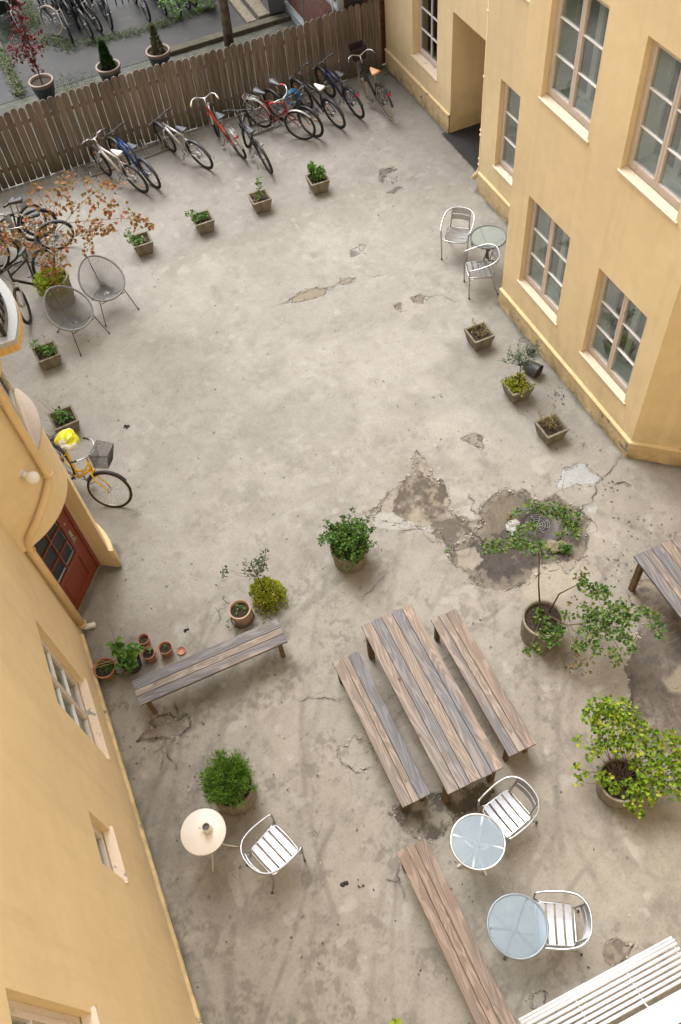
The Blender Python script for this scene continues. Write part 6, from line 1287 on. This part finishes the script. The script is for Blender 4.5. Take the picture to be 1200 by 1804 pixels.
    sd_ = MB(); sc = Vector((.23,0,seat_h)); sd_.tube([st, sc-Vector((-.01,0,.04))], .0125, 8, m=1); W2 = .095 if style in ('city','post') else .07; n = 10; ring_ = []
    for i in range(n+1):
        f_ = i/n; x = -.13+.28*f_; w_ = W2*(1-f_)**.9+.022 if i > 0 else W2*.7; z = .02*(1-f_)**2-.004*f_; ring_.append([(x,-w_,z-.02),(x,-w_*.75,z+.008),(x,0,z+.012),(x,w_*.75,z+.008),(x,w_,z-.02),(x,0,z-.03)])
    vs = [sc+Vector(p) for r_ in ring_ for p in r_]; fs = [(i*6+j, i*6+(j+1) % 6, (i+1)*6+(j+1) % 6, (i+1)*6+j) for i in range(n) for j in range(6)]+[(5,4,3,2,1,0), tuple(n*6+k for k in range(6))]; sd_.add(vs, fs, 0, True)
    sd_.build('saddle', [saddle, M_steel], o)
    ck = MB(); ck.torus(bb+Vector((0,.05,0)), (0,1,0), .08, .006, 26, 5); ck.torus(rh+Vector((0,.045,0)), (0,1,0), .04, .010, 18, 5)
    ck.tube([bb+Vector((0,.05,.085)), rh+Vector((0,.048,.045))], .004, 4); ck.tube([bb+Vector((0,.05,-.085)), rh+Vector((.03,.048,-.06))], .004, 4)
    cs = Vector((.10,0,-.13)); ck.tube([bb+Vector((0,.06,0)), bb+cs+Vector((0,.08,0))], .009, 6); ck.tube([bb+Vector((0,-.06,0)), bb-cs+Vector((0,-.08,0))], .009, 6)
    for s_ in (-1, 1): p = bb+cs*s_+Vector((0,s_*.12,0)); ck.box((p.x-.045,p.y-.04,p.z-.01), (p.x+.045,p.y+.04,p.z+.01), bev=.004)
    ck.build('crankset', M_dsteel if chain is None else chain, o)
    if fender:
        for c_, a0_, a1_, X_ in ((rh, .25, 2.9, None), (fh, .7, 2.75, SX)):
            mb = MB(); mb.torus(c_, (0,1,0), WR+.012, .010, 26, 6, a0=a0_, a1=a1_, X=X_, squash=2.8)
            if c_ is rh: 
                for s_ in (-1,1): mb.tube([c_+Vector((0,s_*.05,0)), c_+Vector(((WR+.01)*math.cos(2.7),s_*.02,(WR+.01)*math.sin(2.7)))], .003, 4)
            mb.build('fender', fender, o)
    if rack:
        mb = MB()
        for y in (-.06, -.02, .02, .06): mb.tube([(.13,y,.735),(-.26,y,.72)], .005, 5)
        for x in (.12,-.02,-.15,-.26): mb.tube([(x,-.062,.727),(x,.062,.727)], .005, 5)
        for s_ in (-1, 1): mb.tube([(-.1,s_*.06,.725),(0,s_*.06,WR)], .005, 5); mb.tube([(-.24,s_*.06,.72),(0,s_*.06,WR)], .005, 5); mb.tube([(-.02,s_*.062,.725),(0.02,s_*.07,.60),(-.2,s_*.07,.58),(-.24,s_*.062,.72)], .004, 5)
        mb.build('luggage_rack', M_steel if rack is True else rack, o)
        mb = MB(); mb.box((-.30,-.035,.66), (-.275,.035,.70), bev=.006); mb.build('tail_light', M_redl, o)
    if basket:
        mb = MB(); bx0, bx1, bz0, bz1 = .90, 1.16, .86, 1.12; 
        def rl(x0, x1, w_, z): return [Vector((x0,-w_,z)), Vector((x1,-w_*.85,z)), Vector((x1,w_*.85,z)), Vector((x0,w_,z))]
        lo, hi = rl(bx0+.03,bx1-.03,.13,bz0), rl(bx0,bx1,.18,bz1)
        N3 = 9
        for k in range(N3+1): t_ = k/N3; mb.tube([a.lerp(b_, t_) for a, b_ in zip(lo, hi)], .0045 if k in (0, N3) else .0022, 4, closed=True, X=SX)
        for i in range(4):
            j = (i+1) % 4
            for k in range(13): t_ = k/13; mb.tube([lo[i].lerp(lo[j], t_), hi[i].lerp(hi[j], t_)], .0034, 4, cap=False, X=SX)
        for k in range(11): t_ = k/10; mb.tube([lo[0].lerp(lo[1], t_), lo[3].lerp(lo[2], t_)], .0022, 4, cap=False, X=SX); mb.tube([lo[0].lerp(lo[3], t_), lo[1].lerp(lo[2], t_)], .0022, 4, cap=False, X=SX)
        if basket is M_dbrown:
            for i in range(4): j = (i+1) % 4; mb.add([(SX @ p) for p in (lo[i], lo[j], hi[j], hi[i])], [(0,1,2,3)])
            mb.add([(SX @ p) for p in lo], [(0,1,2,3)])
        mb.build('basket', basket, o)
    if stand is not None: mb = MB(); mb.tube([bb+Vector((-.06,stand*.03,-.02)), Vector((.16,stand*.20,.0))], .007, 6); mb.build('kickstand', M_steel, o)
    return o
M_rimd = simple('dull_rim', (.10,.10,.10), .5, .5)
M_orange = simple('orange_reflector', (.60,.16,.03), .3); M_redl = simple('red_reflector', (.45,.01,.015), .25)
pnt = lambda n, c, r=.35: simple(n, c, r, 0, .08)
F_white, F_blue, F_silver, F_red, F_dred, F_navy, F_yel, F_wpink = pnt('white_frame_paint', (.55,.53,.50)), pnt('blue_frame_paint', (.012,.045,.19)), simple('silver_frame', (.50,.50,.51), .35, .6), pnt('orange_red_frame_paint', (.42,.055,.02)), pnt('dark_red_frame_paint', (.24,.025,.022)), pnt('navy_frame_paint', (.015,.022,.075)), pnt('yellow_frame_paint', (.76,.46,.02)), pnt('white_saddle', (.75,.74,.72))
M_gf = simple('slate_grey_fender', (.06,.07,.085), .45); M_tan = simple('tan_leather', (.50,.27,.15), .55); M_dbrown = simple('dark_wicker', (.035,.02,.02), .8); M_cgrip = simple('cream_grip', (.6,.47,.35), .6); M_rgrip = simple('red_grip', (.5,.03,.03), .5)
GRP = 'bicycles parked along the timber fence'
make_bike((177,302), (250,338), 'rear', 'bicycle', 'white and pink mountain bicycle with white saddle at the left end of the fence', GRP, frame=F_white, saddle=F_wpink, bars='riser', barm=F_silver, lean=R(-9), suspension=True, fork=F_silver, seat_h=.90, refl=True, steer=R(-10))
make_bike((213,287), (274,330), 'rear', 'bicycle', 'blue mountain bicycle with grey mudguard next to the white one', GRP, frame=F_blue, lean=R(-8), bars='flat', fender=M_gf, saddle=M_gf, refl=True, seat_h=.90, suspension=True)
make_bike((297,264), (363,296), 'rear', 'bicycle', 'silver mountain bicycle with black tyres in the metal rack, facing the fence', GRP, frame=F_silver, lean=R(-13), bars='flat', saddle=M_gf, fender=M_gf, suspension=True, WR=.345, wt=.026, steer=R(-8))
make_bike((376,230), (427,277), 'rear', 'bicycle', 'orange red city bicycle with chrome rack and cream grips', GRP, frame=F_red, lean=R(-14), style='city', bars='city', barm=F_silver, grip=M_cgrip, fender=F_silver, saddle=M_gf, rack=True, stand=1, steer=R(-25))
make_bike((434,251), (475,302), 'rear', 'bicycle', 'black city bicycle on a kickstand in front of the orange red one', GRP, frame=M_black, style='road', lean=R(-12), bars='flat', fender=M_blackp, saddle=M_gf, stand=1, steer=R(-35), seat_h=.88)
make_bike((534,247), (455,221), 'front', 'bicycle', 'dark red road bicycle facing the yard with red grips', GRP, frame=F_dred, style='road', lean=R(11), bars='city', barm=F_silver, grip=M_rgrip, fender=F_silver, saddle=M_gf, rack=True, steer=R(12), WR=.35, wt=.020, seat_h=.96)
make_bike((553,241), (488,207), 'front', 'bicycle', 'black bicycle facing the yard just behind the dark red one', GRP, frame=M_black, style='mtb', lean=R(10), bars='flat', saddle=M_gf, fender=M_blackp, WR=.35, refl=True, steer=R(5), seat_h=.98)
make_bike((534,186), (596,224), 'rear', 'bicycle', 'black and silver trekking bicycle with black and white saddle and teal bell', GRP, frame=M_black, style='mtb', lean=R(-14), bars='riser', saddle=F_wpink, fender=M_blackp, refl=True, fork=F_silver, WR=.35, seat_h=.92)
make_bike((573,163), (631,206), 'rear', 'bicycle', 'navy blue bicycle with rear rack and black saddle', GRP, frame=F_navy, style='mtb', lean=R(-14), bars='flat', rack=M_black, fender=M_blackp, refl=True, WR=.35, seat_h=.96)
make_bike((637,161), (684,207), 'rear', 'bicycle', 'black city bicycle with tan saddle, brown basket and cream tyres in the corner', GRP, frame=M_black, style='city', tyre=M_tan_tyre, bars='city', barm=F_silver, saddle=M_tan, rack=M_black, fender=M_blackp, basket=M_dbrown, lean=R(-10), steer=R(-12), WR=.35, wt=.019, seat_h=.97, grip=M_blackp, stand=None)
# blue coiled lock on the dark red bicycle
c_ = G(516,170,.82); o = MB(); 
for k in range(3): o.torus(c_+Vector((.0,.02*k,-.03*k)), (.3,.9,.25), .15-.012*k, .011, 36, 6)
tag(o.build('coiled_lock', simple('blue_cable', (.02,.16,.38), .4)), 'bright blue coiled cable lock hanging on the red and black bicycles', 'lock')
# left group
LG = 'bicycles round the steel post at left'
make_bike((-30,430), (108,438), 'rear', 'bicycle', 'bicycle with thin wheels and black fender farthest back by the steel post', LG, frame=F_silver, style='road', lean=R(-10), fender=M_gf, WR=.35, wt=.016, seat_h=.98, yaw=R(178), bars='flat')
make_bike((-40,430), (80,415), 'rear', 'bicycle', 'white and orange mountain bicycle behind the steel post, its saddle leftmost', LG, frame=F_white, style='mtb', lean=R(-10), fender=M_gf, WR=.34, seat_h=1.0, yaw=R(176), bars='flat')
make_bike((6,478), (70,400), 'front', 'bicycle', 'black bicycle with white rims, front wheel at the left edge', LG, frame=M_black, style='mtb', lean=R(8), rimm=F_wpink, WR=.35, seat_h=.95, bars='flat', yaw=R(215))
make_bike((52,565), (105,478), 'front', 'bicycle', 'dark mountain bicycle with its front wheel towards the camera beside the basket chairs', LG, frame=M_black, style='mtb', lean=R(11), steer=R(25), suspension=True, fork=F_silver, WR=.335, wt=.026, seat_h=.90, bars='riser', saddle=M_gf, fender=None)
mb = MB(); p = G(45,452); mb.tube([p, p+Vector((0,0,.95))], .055, 20); mb.tube([p+Vector((0,0,.95)), p+Vector((0,0,.96))], .05, 20); tag(mb.build('steel_post', simple('grey_post_paint', (.17,.18,.17), .5)), 'short grey steel post between the bicycles at left', 'post')
# yellow bicycle and the bag on its saddle
YYAW, YST = -62, 32; YLOC = (-.94-.93*math.cos(R(YYAW)), 8.69-.93*math.sin(R(YYAW)), 0)
yb = make_bike((193,893), (105,800), 'front', 'bicycle', 'yellow step through bicycle with black wire basket leaning on the rounded tower', None, frame=F_yel, style='post', bars='city', barm=F_silver, basket=M_black, fender=M_blackp, WR=.345, wt=.018, lean=R(-9), steer=R(YST), yaw=R(YYAW), loc=YLOC, rack=M_black, seat_h=.95, rimm=simple('pinkish_rim', (.5,.42,.38), .4, .5))
# plastic bag
bagp = G(118,775,.98); bm = bmesh.new(); bmesh.ops.create_icosphere(bm, subdivisions=5, radius=.17)
for v in bm.verts:
    n0 = mnoise.noise(v.co*6)*.07-abs(mnoise.noise(v.co*9+Vector((3,1,2))))*.05; v.co += v.co.normalized()*n0; v.co.z *= .75
    if v.co.z > .06: v.co.x += (v.co.z-.06)*.4
me = bpy.data.meshes.new('plastic_bag'); bm.to_mesh(me); bm.free(); m, t, b = newmat('yellow_white_plastic'); co = nd(t, 'ShaderNodeTexCoord').outputs['Object']; n = noise_node(t, 3, 3, .5, co); sx = nd(t, 'ShaderNodeSeparateXYZ'); t.links.new(co, sx.inputs[0]); ad = nd(t, 'ShaderNodeMath', operation='MULTIPLY_ADD'); ad.inputs[1].default_value = .35; t.links.new(n.outputs[0], ad.inputs[0]); t.links.new(sx.outputs[1], ad.inputs[2]); r = ramp(t, ad.outputs[0], [(.09,(.70,.68,.64)),(.10,(.60,.60,.02)),(.30,(.70,.68,.02)),(.32,(.72,.72,.66))]); t.links.new(r.outputs[0], b.inputs['Base Color']); b.inputs['Roughness'].default_value = .3
me.materials.append(m); bo = bpy.data.objects.new('plastic_bag', me); COL.objects.link(bo); bo.location = bagp; tag(bo, 'yellow and white plastic bag pulled over the saddle of the yellow bicycle', 'bag')
for p in me.polygons: p.use_smooth = True
# wheel racks on the ground
def rack(name, a, b_, label, mat, hoops):
    A_, B_ = G(*a), G(*b_); L = (B_-A_).length; o = empty(name, A_, math.atan2((B_-A_).y, (B_-A_).x)); tag(o, label, 'bicycle rack', 'floor racks along the fence')
    mb = MB(); mb.tube([(0,0,.03),(L,0,.03)], .016, 8); mb.tube([(0,.34,.03),(L,.34,.03)], .016, 8); mb.tube([(0,0,.03),(0,.34,.03)], .016, 8); mb.tube([(L,0,.03),(L,.34,.03)], .016, 8); mb.build('base_rail', mat, o)
    for k in range(hoops):
        x = L*(k+.5)/hoops; mb = MB()
        for dx in (-.035,.035): mb.tube(arc_pts([(x+dx,0,.04),(x+dx,.03,.22),(x+dx,.17,.32),(x+dx,.31,.22),(x+dx,.34,.04)], 4), .008, 6)
        mb.build('hoop', mat, o)
rack('wheel_rack', (162,312), (303,263), 'galvanised floor rack for wheels at the left end of the fence', M_steel, 5)
rack('wheel_rack', (448,240), (560,196), 'dark grey floor rack for wheels under the red and black bicycles', M_dsteel, 5)
# bicycles beyond the fence
FG = 'bicycles parked in the far yard beyond the fence'
fb = make_bike(None, None, None, 'bicycle', 'city bicycle with tan tyres beyond the fence, leftmost complete one', FG, frame=simple('dark_teal_frame', (.03,.05,.055), .4), style='city', tyre=M_tan_wall, bars='city', barm=F_silver, WR=.35, wt=.024, lean=R(16), yaw=R(-62), loc=(1.10,24.05,-.02), fender=None, steer=R(50))
src = make_bike(None, None, None, 'bicycle', 'dark bicycle with white fork beyond the fence, right of the tan tyred one', FG, frame=M_black, style='mtb', bars='flat', WR=.34, lean=R(6), yaw=R(-65), loc=(1.60,23.60,-.02), fork=F_white, fender=None)
def anchor_front(px, yw, WB=1.06): p = G(*px); return (p.x-WB*math.cos(yw), p.y-WB*math.sin(yw), -.02)
def put(o, px, yw, lean): o.location = anchor_front(px, yw); o.rotation_euler = (lean, 0, yw)
put(fb, (88,64), R(-105), R(14)); fb.rotation_euler = (R(8), 0, R(-100)); put(src, (127,72), R(-90), R(5))
dark = make_bike(None, None, None, 'bicycle', 'dark bicycle beyond the fence, second right of the tan tyred one', FG, frame=M_black, style='city', bars='city', WR=.34, lean=R(6), yaw=R(-65), loc=(2,23.6,-.02), fender=M_blackp); put(dark, (161,65), R(-82), R(8))
copies = [((176,54), -78, 10, 'dark bicycle beyond the fence, third right of the tan tyred one', src), ((196,50), -92, -4, 'dark bicycle beyond the fence at the right end of the dense cluster', dark), ((262,35), -88, 3, 'lone bicycle with pale mudguard beyond the fence above the browning conifer', src), ((291,24), -88, 8, 'bicycle beyond the fence just right of the lone one with pale mudguard', dark), ((314,29), -80, 6, 'bicycle beyond the fence under the hanging green branch', src),
    ((331,14), -86, 4, 'bicycle at the top edge left of the utility box, first of three', dark), ((342,8), -82, 7, 'bicycle at the top edge left of the utility box, middle of three', src), ((357,5), -84, 5, 'bicycle at the top edge nearest the utility box', dark), ((150,20), -86, 4, 'dark bicycle half hidden in the dense cluster beyond the fence', src), ((110,40), -88, -6, 'dark bicycle tucked behind the one with white fork beyond the fence', dark)]
copies += [((138,48), -86, 12, 'dark bicycle leaning against the white forked one beyond the fence', dark), ((186,30), -84, 3, 'dark bicycle second row back between the dense cluster and the railing', src), ((168,38), -92, 9, 'dark bicycle in the middle of the dense cluster beyond the fence', dark), ((122,18), -80, -5, 'dark bicycle farthest back in the dense cluster, behind the tan tyred one', src), ((283,2), -85, 5, 'bicycle cut by the top edge behind the hanging green branch', dark)]
for px, yw, ln, lab, s0 in copies: c_ = copy_tree(s0); put(c_, px, R(yw), R(ln)); c_['label'] = lab
# cargo bicycle with black box cover
cb = make_bike(None, None, None, 'cargo_bicycle', 'cargo bicycle with a large black box and pale handlebar at the top left corner', None, frame=M_black, style='mtb', bars='flat', barm=F_wpink, WR=.30, loc=(0,0,0), yaw=0, fork=F_silver, saddle=M_black, lean=R(3)); put(cb, (47,72), R(-82), R(3))
mb = MB(); mb.add([(.28,-.33,.42),(1.42,-.30,.42),(1.42,.30,.42),(.28,.33,.42),(.20,-.40,.83),(1.50,-.36,.83),(1.50,.36,.83),(.20,.40,.83)], [(0,3,2,1),(4,5,6,7),(0,1,5,4),(1,2,6,5),(2,3,7,6),(3,0,4,7)]); bx = mb.build('cargo_box', M_black, cb); bx.location = (-1.15, 0, 0)
# iron railing posts near the top edge
ir = empty('iron_railing', G(206,10)); tag(ir, 'dark iron railing at the top edge behind the far bicycles', 'railing'); mb = MB()
for k in range(7): x = k*.16; mb.tube([(x,0,0),(x,0,.75)], .014, 6)
mb.build('bar', M_black, ir); mb = MB(); mb.tube([(-.05,0,.73),(1.05,0,.73)], .015, 6); mb.build('rail', M_black, ir)
